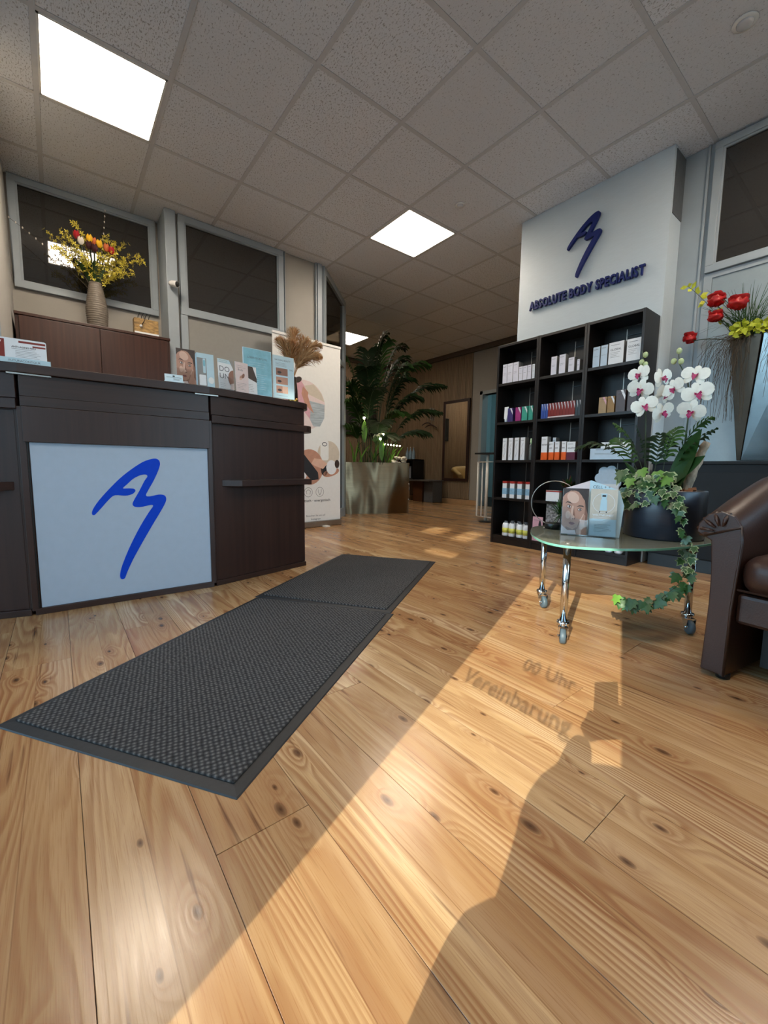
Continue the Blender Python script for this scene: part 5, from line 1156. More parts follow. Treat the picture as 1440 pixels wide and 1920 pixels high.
# broad orchid leaves
for pth, w in (([(.70, .60), (.82, .67), (.88, .70)], .030), ([(.64, .60), (.60, .74), (.55, .87)], .042), ([(.70, .61), (.60, .70), (.53, .76)], .030), ([(.72, .60), (.76, .68), (.84, .735)], .026)):
    path = bez(ximg(*pth[0]), ximg(*pth[1]), ximg(*pth[2], -.05), 8)
    MB().ribbon(path, [w * x for x in (.35, .7, .95, 1, 1, .95, .8, .5, .05)], V(.25, .5, .8), 0, .25).build('orchid_leaf', M_LEAF, op, recalc=False)
def frond(base, ctrl, tip, n, leaf, mats, name, parent, t0=.3, wid=.006, droop=.25, seed=0, stem=.003, fwd=.55):
    r = random.Random(seed); path = bez(base, ctrl, tip, 14)
    mb = MB().tube(path, [stem * (1 - .06 * i) for i in range(15)], 5, 0)
    for k in range(n):
        t = t0 + (1 - t0) * (k + .5) / n; i = min(13, int(t * 14)); p = path[i].lerp(path[i + 1], t * 14 - i); tg = (path[i + 1] - path[i]).normalized()
        sd0 = tg.cross(ZA); sd0 = sd0.normalized() if sd0.length > 1e-4 else V(1, 0, 0)
        L = leaf * math.sin(PI * min(.95, .18 + .80 * (k + .5) / n)) ** .75
        for s_ in (-1, 1):
            d = (sd0 * s_ + tg * fwd + ZA * r.uniform(-.05, .25)).normalized(); l = L * r.uniform(.85, 1.1)
            pts = [p, p + d * l * .33 + ZA * l * .03, p + d * l * .68 - ZA * l * droop * .35, p + d * l * .95 - ZA * l * droop]
            mb.ribbon(pts, [wid * .5, wid, wid * .85, wid * .05], tg + ZA * .3, 1, .2)
    return mb.build(name, mats, parent, recalc=False)
for k, (b, c, tp) in enumerate((((.74, .60), (.90, .90), (1.08, .80)), ((.73, .60), (.80, .86), (.90, .92)), ((.73, .6), (.75, .80), (.80, .90)), ((.66, .6), (.62, .88), (.52, .915)), ((.66, .6), (.62, .80), (.50, .87)), ((.68, .6), (.68, .82), (.64, .88)), ((.72, .6), (.70, .78), (.70, .86)), ((.74, .6), (.82, .80), (.88, .85)))):
    frond(ximg(*b), ximg(*c), ximg(*tp, -.06 + .02 * k), 9, .10, [M_STEM, M_GREEN2 if k % 2 else M_GREEN], 'palm_frond', op, .35, .0065, .35, k, .002)
# ivy: one leaf mesh per variant, placed many times
lobe = [(0, -0.002), (0.010, -0.006), (0.021, 0.004), (0.013, 0.010), (0.020, 0.022), (0.009, 0.021), (0.0, 0.038), (-0.009, 0.021), (-0.020, 0.022), (-0.013, 0.010), (-0.021, 0.004), (-0.010, -0.006)]
ivy = []
for mm in ((M_IVYE, M_IVY), (M_IVY, M_IVY), (M_IVYL, M_IVYL)):
    mb = MB(); n = len(lobe)
    mb.add([V(x, y, -6 * x * x) for x, y in lobe] + [V(0, .012, .0)], [(i, (i + 1) % n, n) for i in range(n)], 0, True)
    mb.add([V(x * .78, .010 + (y - .010) * .78, -6 * x * x * .6 + .0006) for x, y in lobe] + [V(0, .012, .0006)], [(i, (i + 1) % n, n) for i in range(n)], 1, True)
    ivy.append(mb)
ivy_src = {}
def ivyleaf(c, aim, k, s):
    c = Vector(c)
    if k not in ivy_src:
        o = ivy[k].build('ivy_leaf', [(M_IVYE, M_IVY), (M_IVY, M_IVY), (M_IVYL, M_IVYL)][k], op, local=True, recalc=False); ivy_src[k] = o
    else: o = dupe(ivy_src[k], op)
    z = Vector(aim).normalized(); y = (V(rn.uniform(-.6, .6), rn.uniform(-.6, .6), -1)); y = (y - z * y.dot(z)).normalized(); x = y.cross(z)
    o.matrix_local = Matrix.Translation(c - PC) @ Matrix(((x.x, y.x, z.x, 0), (x.y, y.y, z.y, 0), (x.z, y.z, z.z, 0), (0, 0, 0, 1))) @ Matrix.Scale(s, 4)
vine = [V(1.985, .60, .615), V(1.955, .565, .56), V(1.95, .545, .49), V(1.955, .515, .41), V(1.92, .505, .33), V(1.88, .515, .26), V(1.83, .555, .20), V(1.79, .61, .17), V(1.76, .66, .165), V(1.745, .685, .19)]
vp_ = []
for a, b in zip(vine, vine[1:]): vp_ += [a.lerp(b, t / 4) for t in range(4)]
MB().tube(vp_, 0.0013, 4).build('ivy_vine', M_STEM, op)
for i, p in enumerate(vp_):
    for q in range(1 if (i < 12 or i > len(vp_) - 4) else 2):
        ivyleaf(p + V(rn.uniform(-.02, .005), rn.uniform(-.025, .025), rn.uniform(-.015, .015)), (-1 + rn.uniform(-.2, .4), rn.uniform(-.5, .5), rn.uniform(0, .7)), 2 if i > len(vp_) - 2 else (0 if (i < 18 and rn.random() < .8) else 1), rn.uniform(.75, 1.15))
vine2 = [V(1.975, .73, .61), V(1.93, .80, .58), V(1.905, .83, .52), V(1.915, .815, .46), V(1.935, .80, .425)]
MB().tube(vine2, 0.0013, 4).build('ivy_vine', M_STEM, op)
for p in vine2:
    for q in range(3): ivyleaf(p + V(rn.uniform(-.02, .01), rn.uniform(-.03, .03), rn.uniform(-.02, .02)), (-1, rn.uniform(-.5, .5), rn.uniform(0, .6)), 0 if rn.random() < .6 else 1, rn.uniform(.6, .9))
for q in range(62):      # collar of ivy over the rim, thicker to the left
    a = math.radians(rn.uniform(112, 218)); r = rn.uniform(.12, .175)
    ivyleaf(PC + V(r * math.cos(a), r * math.sin(a), rn.uniform(.185, .275) - (.05 if r > .155 else 0)), (-1 + rn.uniform(-.2, .5), rn.uniform(-.6, .6), rn.uniform(.1, 1.0)), 0 if rn.random() < .62 else 1, rn.uniform(.75, 1.25))
for y, z in ((.81, .655), (.70, .69), (.765, .70), (.655, .665)): ivyleaf(ximg(y, z, -.14), (-1, .1, .5), 2, 1.25)
for q in range(14): ivyleaf(ximg(rn.uniform(.63, .86), rn.uniform(.60, .70), -.10), (-1, rn.uniform(-.4, .4), rn.uniform(.2, .9)), q % 2, rn.uniform(1.0, 1.6))

# ------------------------------------------------------------------ wall vase with poppies
wv = thing('wall_vase', 'tall tapering metal wall vase with red poppies and wild grasses', 'vase', (3.62, 0.72, 0.77))
def wcone(pts_top, pts_bot, m, name):
    n = len(pts_top); mb = MB(); mb.add([V(*p) for p in pts_bot] + [V(*p) for p in pts_top], [list(range(n))[::-1], list(range(n, 2 * n))] + [(i, (i + 1) % n, n + (i + 1) % n, n + i) for i in range(n)]); mb.build(name, m, wv, bevel=.002)
wcone([(3.675, .83, 1.54), (3.56, .815, 1.545), (3.555, .66, 1.585), (3.675, .64, 1.585)], [(3.675, .745, .775), (3.655, .742, .775), (3.655, .722, .775), (3.675, .72, .775)], M_BRONZE, 'bronze_cone')
wcone([(3.675, .638, 1.60), (3.56, .65, 1.60), (3.54, .45, 1.62), (3.675, .43, 1.62)], [(3.675, .718, .775), (3.655, .720, .775), (3.655, .45, .775), (3.675, .43, .775)], M_STEELV, 'steel_cone')
wt_ = V(3.60, .75, 1.53)
def poppy(c, s):
    c = Vector(c); st = MB().tube(bez(wt_, (wt_ + c) / 2 + V(-.03, 0, .05), c, 8), .003, 5).build('poppy_stem', M_STEM, wv)
    hd = MB(); r = random.Random(int(c.y * 999)); hd.ball(c + ZA * s * .35, s * .62, 18, 12, 0, (1, 1.05, .78))
    for i_ in range(len(hd.v)): hd.v[i_] = c + ZA * s * .35 + (hd.v[i_] - c - ZA * s * .35) * r.uniform(.72, 1.22)
    for k in range(9):
        a = k * .7; d = V(math.cos(a), math.sin(a), r.uniform(.1, .9)); e = V(-d.y, d.x, 0); q0 = c + ZA * s * .2
        hd.ribbon([q0, q0 + d * s * .4, q0 + d * s * .66 + ZA * s * .1, q0 + d * s * .70 + ZA * s * .25], [s * .12, s * .32, s * .36, s * .2], e, 0, .3)
    hd.build('poppy_head', M_POPPY, st, recalc=False)
for p, s in (((3.5, .90, 1.80), .075), ((3.49, .78, 1.745), .08), ((3.48, .892, 1.695), .06), ((3.5, 1.03, 1.59), .06)): poppy(p, s)
rn = random.Random(31)
for k, (b, c, tp) in enumerate((((3.6, .78, 1.54), (3.5, .95, 1.85), (3.5, 1.07, 1.97)),)):
    path = bez(b, c, tp, 10); s_ = MB().tube(path, .002, 4).build('leafy_twig', M_STEM, wv); lf = MB()
    for i in range(3, 11):
        for q in range(2):
            d = Vector((rn.gauss(0, .6), rn.gauss(0, 1), rn.gauss(.3, .7))).normalized(); l = rn.uniform(.03, .05)
            lf.ribbon([path[i], path[i] + d * l * .5, path[i] + d * l], [.003, .014, .001], d.cross(V(1, 0, .2)), 0)
    lf.build('leaves', M_YGRN, s_, recalc=False)
yl = MB()
for q in range(130):
    c = V(3.53 + rn.gauss(0, .03), rn.uniform(.50, .80), 1.575 + rn.uniform(-.01, .07)); d = Vector((rn.gauss(-.5, .7), rn.gauss(0, 1), rn.gauss(.4, .7))).normalized(); l = rn.uniform(.025, .045)
    yl.ribbon([c, c + d * l * .5, c + d * l], [.004, .013, .001], d.cross(V(1, .3, .2)), 0)
o = yl.build('yellow_blossoms', M_YGRN, wv, recalc=False); o['kind'] = 'stuff'
gr = MB()
for q in range(70):
    tp = V(3.5 + rn.gauss(0, .05), rn.uniform(.55, 1.0), rn.uniform(1.60, 1.92)); pth = bez(wt_ + V(0, rn.uniform(-.1, .08), 0), wt_ + V(-.05, (tp.y - .75) * .3, .2), tp, 6); gr.ribbon(pth, [.002, .002, .002, .0018, .0015, .001, .0004], V(0, 1, .2), 0)
o = gr.build('grass_blades', M_GREEN2, wv, recalc=False); o['kind'] = 'stuff'
tg_ = MB()
for q in range(95):
    y1 = rn.uniform(.70, .98); z1 = rn.uniform(1.0, 1.55); pth = bez(wt_ + V(-.02, rn.uniform(-.08, .06), .02), V(3.5, .80 + (y1 - .8) * .9, 1.66), V(3.5 + rn.gauss(0, .04), y1, z1), 9)
    pth = [p + V(rn.gauss(0, .006), rn.gauss(0, .006), rn.gauss(0, .006)) for p in pth]; tg_.tube(pth, .0011, 3, 0, False)
for q in range(26):
    y1 = rn.uniform(.5, .66); pth = bez(wt_ + V(-.02, -.1, .04), V(3.5, .58, 1.62), V(3.48, y1, rn.uniform(1.15, 1.45)), 8); tg_.tube([p + V(rn.gauss(0, .006), rn.gauss(0, .006), rn.gauss(0, .006)) for p in pth], .0011, 3, 0, False)
o = tg_.build('trailing_twigs', M_TWIG, wv, recalc=False); o['kind'] = 'stuff'

# ------------------------------------------------------------------ armchair (tub chair)
def armchair(name, label, loc, rotz, leather, piping):
    """local frame: faces -Y, width along X"""
    t = thing(name, label, 'armchair', loc, rotz); HW, BK = 0.335, 0.30
    path = [V(-HW, -0.36 + 0.06 * i, 0) for i in range(7)]
    for i in range(1, 16):
        a = PI - PI * i / 16; path.append(V(HW * math.cos(a), 0.0 + (BK + .05) * math.sin(a), 0))
    path += [V(HW, 0.0 - 0.06 * i, 0) for i in range(7)]
    k = len(path); vs, fs = [], []
    def sect(h, wide):
        return [(-.032, .02), (-.034, .25), (-.040, h - .20), (-.046 + 0, h - .10), (-.040, h - .045), (-.018, h - .012), (.018, h), (.055, h - .012), (.080 * wide, h - .045), (.084 * wide, h - .075), (.062, h - .088), (.040, h - .10), (.032, h - .2), (.030, .25), (.036, .02)]
    ns = 15
    for i, p in enumerate(path):
        tg = (path[min(i + 1, k - 1)] - path[max(i - 1, 0)]).normalized(); nrm = V(-tg.y, tg.x, 0)
        if nrm.dot(p - V(0, -.05, 0)) < 0: nrm = -nrm
        u = abs(i - (k - 1) / 2) / ((k - 1) / 2); h = .565 + .20 * (1 - u ** 1.6)
        for o_, z in sect(h, 1.0): vs.append(p + nrm * o_ + ZA * z)
    for i in range(k - 1):
        for j in range(ns - 1): fs.append((i * ns + j, i * ns + j + 1, (i + 1) * ns + j + 1, (i + 1) * ns + j))
        fs.append((i * ns + ns - 1, i * ns, (i + 1) * ns, (i + 1) * ns + ns - 1))
    MB().add(vs, fs, 0, True).build('tub_shell', leather, t, local=True)
    for i, sx in ((0, -1), (k - 1, 1)):
        ring = [Vector(v) for v in vs[i * ns:(i + 1) * ns]]; c = sum(ring, Vector()) / ns
        fp = [v + V(0, -.012, 0) for v in ring]
        pn = MB(); pn.add(ring + fp, [(j, (j + 1) % ns, ns + (j + 1) % ns, ns + j) for j in range(ns)] + [list(range(ns, 2 * ns))], 0); pn.build('arm_front', leather, t, local=True, bevel=.004)
        pip = [v + V(0, -.012, 0) for v in ring[:4]] + [v + V(0, -.012, 0) - ZA * .045 for v in ring[4:7]]
        MB().tube([v + V(0, -.013, 0) for v in ring[:5]] + [ring[10] + V(0, -.013, .002)], .0045, 6).build('piping', piping, t, local=True)
        for q in range(5):   # gathers of leather where the roll is closed at the front
            e0 = ring[5 + q].lerp(ring[6 + q], .5); g0 = (ring[4] + ring[10]) / 2 + V(0, -.012, 0)
            MB().tube([e0 + V(0, .03, .001), e0 + V(0, -.004, -.002), e0.lerp(g0, .35) + V(0, -.013, 0), e0.lerp(g0, .7) + V(0, -.012, 0)], [.004, .0065, .006, .002], 6).build('leather_gather', leather, t, local=True)
    MB().box(-.30, .30, -.345, .26, .20, .30).build('seat_base', leather, t, local=True, bevel=.012)
    cu = MB().box(-.295, .295, -.375, .22, .302, .435).build('seat_cushion', leather, t, local=True, bevel=.055, segs=6)
    for p_ in cu.data.polygons: p_.use_smooth = True
    MB().tube([V(-.29, -.372, .318), V(.29, -.372, .318)], .004, 6).build('piping', piping, t, local=True)
    MB().box(-.27, .27, -.20, .24, .03, .20).build('under_frame', M_BLACK, t, local=True)
    for x, y in ((-.32, -.33), (.32, -.33), (-.2, .25), (.2, .25)): MB().lathe([(0, 0), (.02, 0), (.02, .02), (0, .02)], (x, y, 0), 12).build('glide', M_BLACK, t, local=True)
    return t
AR = math.radians(-100)   # faces -X, turned slightly to the desk
ca_, sa_ = math.cos(AR), math.sin(AR)
# local (-0.335,-0.36) (its right arm front) lands on the floor point of the arm front
armx, army = 1.70, 0.352
lx_, ly_ = -0.335, -0.372
armchair('leather_armchair', 'brown leather tub armchair at the right edge beside the glass table', (armx - (lx_ * ca_ - ly_ * sa_), army - (lx_ * sa_ + ly_ * ca_), 0), AR, M_LEATHER, M_PIPING)

# ------------------------------------------------------------------ entrance mats
MA = math.atan2(.644, .951)
def floormat(label, cx, cy):
    t = thing('floor_mat', label, 'mat', (cx, cy, 0), MA, 'two dark entrance mats in a row'); L, Wd, b = .582, .378, .034
    mb = MB(); pts = lambda l, w, z: [V(-l, -w, z), V(l, -w, z), V(l, w, z), V(-l, w, z)]
    a, c, d = pts(L, Wd, .0005), pts(L - .003, Wd - .003, .003), pts(L - b, Wd - b, .006)
    mb.add(a + c + d, [(0, 1, 5, 4), (1, 2, 6, 5), (2, 3, 7, 6), (3, 0, 4, 7), (4, 5, 9, 8), (5, 6, 10, 9), (6, 7, 11, 10), (7, 4, 8, 11), (8, 9, 10, 11), (0, 3, 2, 1)]); mb.build('rubber_border', M_RUBBER, t, local=True)
    MB().box(-L + b - .004, L - b + .004, -Wd + b - .004, Wd - b + .004, .004, .011).build('carpet', M_CARPET, t, local=True, bevel=.003)
floormat('dark grey carpet mat with rubber border, nearer of two', (-.153 + .256 + 1.207 + .789) / 4, (1.44 + .805 + 1.449 + 2.085) / 4)
floormat('dark grey carpet mat with rubber border, farther of two', (.789 + 1.207 + 1.746 + 2.174) / 4 + .003, (2.085 + 1.449 + 2.755 + 2.152) / 4 + .002)

# ------------------------------------------------------------------ roll-up banner
BO, BE = V(1.80, 4.165, 0), V(2.665, 4.235, 0); ba = math.atan2(BE.y - BO.y, BE.x - BO.x); bw = (BE - BO).length
bt_ = thing('rollup_banner', 'white roll-up banner with round photos behind the counter', 'banner', tuple((BO + BE) / 2))
frn = frame(BO + ZA * .07, ba); O, U, W, N = frn
MB().fbox(O, U, W, N, -.005, bw + .005, -.068, 0.0, -.045, .03).build('base_cassette', M_ALU, bt_, bevel=.008)
MB().fbox(O, U, W, N, bw * .72 - .035, bw * .72 + .035, -.07, -.058, -.06, .09).build('foot', M_WHITEP, bt_, bevel=.003)
MB().fbox(O, U, W, N, -.002, bw + .002, 1.985, 2.012, -.012, .010).build('top_rail', M_WHITEP, bt_, bevel=.004)
sh = MB(); sh.fbox(O, U, W, N, 0, bw, 0, 1.985, -.002, 0, CI['plast'])
def SP(pts, m, k): sh.fpoly(O, U, W, N, [(min(bw - .002, max(.002, x)), y) for x, y in pts], .0005 + .0003 * k, CI[m])
mtext(sh, frn, 'L', .275, 1.845, .10, 'txtd', bold=.01); mtext(sh, frn, 'O', .42, 1.845, .10, 'txt', bold=0)
SP(ell(.38, 1.30, .27, .27, 32), 'pinkl', 0)
SP([(.38, 1.36), (.645, 1.33), (.64, 1.18), (.58, 1.08), (.42, 1.07)], 'sea', 1); SP([(.36, 1.5), (.40, 1.43), (.645, 1.36), (.60, 1.45), (.50, 1.54)], 'beige', 1)
SP(ell(.30, 1.28, .15, .30, 24, rot=.12), 'pink', 2); SP([(.12, 1.08), (.5, 1.06), (.44, 1.16), (.36, 1.24), (.2, 1.2)], 'pinkl', 3); SP([(.36, 1.50), (.43, 1.44), (.42, 1.40), (.46, 1.30), (.50, 1.22), (.44, 1.26), (.38, 1.32), (.34, 1.42)], 'skin', 3); SP(ell(.30, 1.56, .05, .03, 14, rot=.5), 'hair', 3)
SP(ell(.70, .77, .155, .155, 28), 'beige', 1); SP(rrect(.585, .70, .70, .93, .03), 'plast', 2); SP(ell(.643, .885, .036, .024, 16), 'txt', 3); SP(ell(.643, .885, .026, .016, 16), 'plast', 4)
SP(ell(.44, .62, .185, .20, 30), 'skin', 3); SP([(.28, .78), (.34, .79), (.55, .56), (.56, .48), (.46, .47), (.27, .66)], 'txtd', 4); SP([(.27, .62), (.34, .60), (.40, .52), (.36, .46), (.28, .52)], 'white', 5); SP([(.50, .72), (.60, .71), (.68, .66), (.62, .60), (.52, .63), (.46, .66)], 'skinl', 5); SP(ell(.74, .62, .075, .085, 18), 'white', 4); SP(ell(.735, .56, .12, .045, 16, rot=.25), 'skin', 3); SP(ell(.82, .66, .035, .05, 12), 'hair', 5); SP(ell(.64, .60, .05, .08, 14), 'txtd', 3)
for cu_ in (.42, .575):
    for a0 in range(24):
        q0, q1 = 2 * PI * a0 / 24, 2 * PI * (a0 + 1) / 24; SP([(cu_ + .055 * math.cos(q0), .335 + .055 * math.sin(q0)), (cu_ + .055 * math.cos(q1), .335 + .055 * math.sin(q1)), (cu_ + .0515 * math.cos(q1), .335 + .0515 * math.sin(q1)), (cu_ + .0515 * math.cos(q0), .335 + .0515 * math.sin(q0))], 'txtd', 1)
for cu_, pp in ((.42, [(-.02, -.02), (-.03, .01), (0, .03), (.03, .01), (.02, -.025)]), (.575, [(-.02, .03), (-.02, 0), (0, -.035), (.02, 0), (.02, .03)])):
    for a, b in zip(pp, pp[1:]):
        dv = Vector((b[0] - a[0], b[1] - a[1])).normalized() * .002; SP([(cu_ + a[0] - dv.y, .335 + a[1] + dv.x), (cu_ + b[0] - dv.y, .335 + b[1] + dv.x), (cu_ + b[0] + dv.y, .335 + b[1] - dv.x), (cu_ + a[0] + dv.y, .335 + a[1] - dv.x)], 'txtd', 1)
mtext(sh, frn, 'holistisch · energetisch', .50, .225, .042, 'txtd', bold=.008, width=.44); mtext(sh, frn, 'Besuchen Sie uns auf', .52, .055, .03, 'txt', width=.26); mtext(sh, frn, 'Instagram', .52, .015, .03, 'txt', width=.13)
sh.build('printed_sheet', CARD_MATS, bt_, recalc=False)

# ------------------------------------------------------------------ big palm planter
P0, P1 = V(3.34, 5.15, 0), V(4.20, 4.715, 0); pu = (P1 - P0).normalized(); pn_ = V(-pu.y, pu.x, 0); PWd = (P1 - P0).length; pd = .36
pl = thing('palm_planter', 'brushed steel box planter with tall dark palms and garden lights', 'planter', tuple((P0 + P1) / 2 + pn_ * pd / 2))
q_ = MB(); c4_ = [P0, P1, P1 + pn_ * pd, P0 + pn_ * pd]
q_.add([p + ZA * .001 for p in c4_] + [p + ZA * .77 for p in c4_], [(0, 1, 5, 4), (1, 2, 6, 5), (2, 3, 7, 6), (3, 0, 4, 7), (0, 3, 2, 1)]); q_.build('steel_box', M_STEEL, pl, solid=.004)
q_ = MB().add([p + ZA * .74 for p in c4_], [(0, 1, 2, 3)]); q_.build('soil', M_SOIL, pl)
rn = random.Random(77); pc_ = (P0 + P1) / 2 + pn_ * pd / 2
fr_specs = [((-.25, .05), (-.30, .25), 2.45, -.05), ((-.1, 0), (.15, -.15), 2.72, .0), ((0, 0), (.35, -.2), 2.60, .1), ((.1, .05), (.55, -.45), 2.35, .1), ((.15, 0), (.75, -.55), 2.05, .1), ((-.3, 0), (-.45, .15), 2.2, -.1), ((-.2, .0), (-.5, -.1), 1.75, 0), ((.2, -.05), (.6, -.55), 1.65, .1), ((.1, 0), (.2, -.45), 2.1, 0), ((.0, 0), (.25, .1), 2.7, 0), ((-.2, 0), (-.15, -.45), 1.9, 0), ((.2, 0), (.62, -.3), 1.35, .1), ((-.3, 0), (-.45, -.2), 1.4, 0), ((.0, 0), (.45, -.15), 2.45, 0), ((-.1, 0), (-.3, -.25), 2.2, 0), ((.05, 0), (.15, -.4), 1.6, 0), ((0, 0), (-.15, -.3), 1.45, 0), ((.1, 0), (.4, -.45), 1.85, 0), ((-.25, 0), (-.4, -.1), 2.0, 0), ((-.05, -.1), (.0, -.35), 1.25, 0), ((-.15, 0), (.05, .1), 2.55, 0), ((.1, 0), (.3, -.3), 2.3, 0)]
for k, (b, d, h, _) in enumerate(fr_specs):
    base = pc_ + pu * b[0] * .8 + V(0, 0, .74); tip = base + V(d[0], d[1], h - .74 - .12); ctrl = base + V(d[0] * .15, d[1] * .15, (h - .74) * 1.0)
    frond(base, ctrl, tip, 19, .36, [M_STEM, M_GREEN if k % 3 else M_GREEN2], 'palm_frond', pl, .35, .016, .42, 100 + k, .009, 1.05)
for k in range(22):
    base = pc_ + pu * rn.uniform(-.4, .3) + pn_ * rn.uniform(-.14, .05) + ZA * .74; tip = base + V(rn.uniform(-.15, .15), rn.uniform(-.2, .05), rn.uniform(.18, .4))
    MB().ribbon(bez(base, base + (tip - base) * .5 + ZA * .12, tip, 6), [.006, .009, .010, .009, .007, .004, .001], pu, 0, .2).build('grass_leaf', M_GREEN3 if k % 2 else M_GREEN2, pl, recalc=False)
for k in range(16):
    c = pc_ + pu * rn.uniform(.22, .46) + pn_ * rn.uniform(-.16, -.02) + ZA * (.765 + rn.uniform(0, .09)); MB().ball(c, rn.uniform(.028, .042), 10, 7, 0, (1.1, .9, .65)).build('white_pebble', M_PEBBLE, pl)
M_GLOW = mat('garden_light_glow', '#fff4d0', 0.4, var=0, emit=60, emitc='#fff0c0')
for u, w, z in ((-.21, -.15, 1.42), (.07, -.19, 1.18), (.03, -.19, 1.12)):
    c = pc_ + pu * u + pn_ * w; s_ = MB().tube([c + ZA * .74, c + ZA * (z - .02)], .004, 6).build('spike_lamp', M_BLACK, pl); MB().ball(c + ZA * z, .018, 10, 8).build('lamp_bulb', M_GLOW, s_)
for k in range(6):
    c = pc_ + pu * (.10 + .045 * k) + pn_ * -.2 + ZA * (1.04 - .004 * k); MB().ball(c, .010, 8, 6).build('light_bead', M_GLOW, pl)
MB().tube([pc_ + pu * (.10 + .045 * k) + pn_ * -.2 + ZA * (1.052 - .004 * k) for k in range(6)] , .003, 5).build('light_chain', M_BLACK, pl)
MB().tube([pc_ + pu * .10 + pn_ * -.2 + ZA * 1.05, pc_ + pu * .08 + pn_ * -.16 + ZA * .74], .003, 5).build('chain_stake', M_BLACK, pl)
for (u, w, z) in ((-.20, -.12, 1.36), (.05, -.2, 1.1)):
    c = pc_ + pu * u + pn_ * w + ZA * z; MB().ribbon(bez(c - ZA * .30, c - ZA * .1, c + ZA * .03, 6), [.01, .03, .04, .045, .04, .025, .003], pu, 0, .15).build('lit_leaf', M_GREEN3, pl, recalc=False)

# ------------------------------------------------------------------ far room furniture
mr = thing('wall_mirror', 'tall mirror in a dark wood frame on the slatted wall', 'mirror', (6.22, 5.6, .49))
fm_ = MB(); frame_rect(fm_, V(6.232, 0, 0), V(0, -1, 0), ZA, V(-1, 0, 0), -5.895, -5.325, .50, 1.975, .055, -.0, .035); fm_.build('mirror_frame', M_WENGE, mr, bevel=.003)
MB().box(6.205, 6.215, 5.325, 5.895, .50, 1.975).build('mirror_glass', M_MIRROR, mr)
ck = thing('coat_hook', 'metal wall coat hook on the slatted wall left of the mirror', 'coat hook', (6.2, 6.27, 1.72))
MB().box(6.19, 6.231, 6.30, 6.325, 1.70, 1.95).build('hook_plate', M_ALU, ck, bevel=.003); MB().box(6.19, 6.231, 6.23, 6.255, 1.68, 1.93).build('hook_plate', M_ALU, ck, bevel=.003)
MB().tube([(6.19, 6.27, 1.92), (6.14, 6.27, 1.90), (6.12, 6.27, 1.93)], .006, 8).build('peg', M_ALU, ck)
for k, (yc, zc, lab) in enumerate(((6.36, 1.60, 'dark wooden coat hanger on the wall hook, upper of two'), (6.22, 1.545, 'dark wooden coat hanger on the wall hook, lower of two'))):
    hg = thing('coat_hanger', lab, 'coat hanger', (6.15, yc, zc), group='coat hangers by the mirror')
    MB().tube([(6.16 - .035 * k, yc + .17 - .34 * i / 10, zc + .06 * math.sin(PI * i / 10) + (-.035 * i / 10)) for i in range(11)], [.009 + .004 * math.sin(PI * i / 10) for i in range(11)], 8).build('hanger_arms', M_WENGE, hg)
    MB().tube([(6.16 - .035 * k, yc, zc + .055), (6.16 - .035 * k, yc, zc + .13), (6.155 - .01 * k, yc + .02, zc + .16), (6.16 - .01 * k, yc, zc + .18)], .003, 6).build('hanger_hook', M_ALU, hg)
cs_ = thing('console_table', 'low grey console table with brown box drawer and castor leg below the coat hook', 'table', (5.95, 6.4, 0))
MB().box(5.75, 6.19, 5.86, 6.95, .43, .455).build('table_top', mat('grey_console', '#4c4b49', .4), cs_, bevel=.003)
MB().tube([(5.80, 6.50, .05), (5.80, 6.50, .43)], .012, 10).build('leg', M_CHROME, cs_)
MB().lathe([(0, 0), (.018, 0), (.024, .02), (.02, .045), (0, .05)], (5.80, 6.50, 0), 12).build('caster', M_CHROME, cs_)
MB().box(5.86, 6.17, 6.16, 6.44, .005, .43).build('brown_box', mat('brown_laminate', '#4a2b16', .45), cs_); MB().box(5.90, 6.17, 5.90, 6.155, .005, .43).build('grey_panel', mat('grey_laminate', '#565b60', .4), cs_)
cu_ = thing('cube_shelf', 'black open cube shelf with bottles on top beside the slatted wall', 'shelf', (6.05, 6.65, .455))
for a in ((5.88, 6.19, 6.48, 6.50, .456, .88), (5.88, 6.19, 6.93, 6.95, .456, .88), (5.88, 6.19, 6.48, 6.95, .86, .88), (5.88, 6.19, 6.48, 6.95, .456, .474), (6.17, 6.19, 6.5, 6.93, .474, .86)): MB().box(*a).build('board', M_BLACK, cu_)
for k, (y, h, mt, lb) in enumerate(((6.835, .27, M_WHITE, 'white'), (6.80, .25, M_BEIGE, 'beige'), (6.77, .26, M_WHITE, 'pale'))):
    single(MB().box(5.90, 6.08, y - .014, y + .014, .475, .475 + h), 'book', [mt], '%s upright book in the cube shelf, %s of three' % (lb, ORD[k]), 'book', (5.99, y, .475), group='books in the cube shelf', bevel=.002)
for k, y in enumerate((6.78, 6.68, 6.58)):
    b_ = thing('water_bottle', '%s bluish glass bottle from the planter side on the cube shelf' % ORD[k], 'bottle', (5.98, y, .881), group='three glass bottles')
    MB().lathe([(0, 0), (.034, 0), (.036, .01), (.036, .12), (.03, .16), (.014, .20), (.012, .235)], (5.98, y, .881), 14).build('bottle_body', M_BOTTLE, b_); MB().lathe([(.0135, .235), (.0135, .262), (0, .263)], (5.98, y, .881), 10).build('cap', M_ALU, b_)
tv = thing('wall_television', 'black flat television on the far slatted wall, seen in the mirror', 'television', (4.5, 7.35, 1.35))
MB().box(4.55, 5.55, 7.34, 7.38, 1.38, 1.95).build('housing', M_BLACK, tv, bevel=.004); MB().box(4.565, 5.535, 7.336, 7.3395, 1.395, 1.935).build('screen', M_DARKGLASS, tv)
armchair('cream_armchair', 'cream armchair in the far corner, seen only in the mirror', (4.45, 6.75, 0), math.radians(25), M_CREAM, M_CREAM)

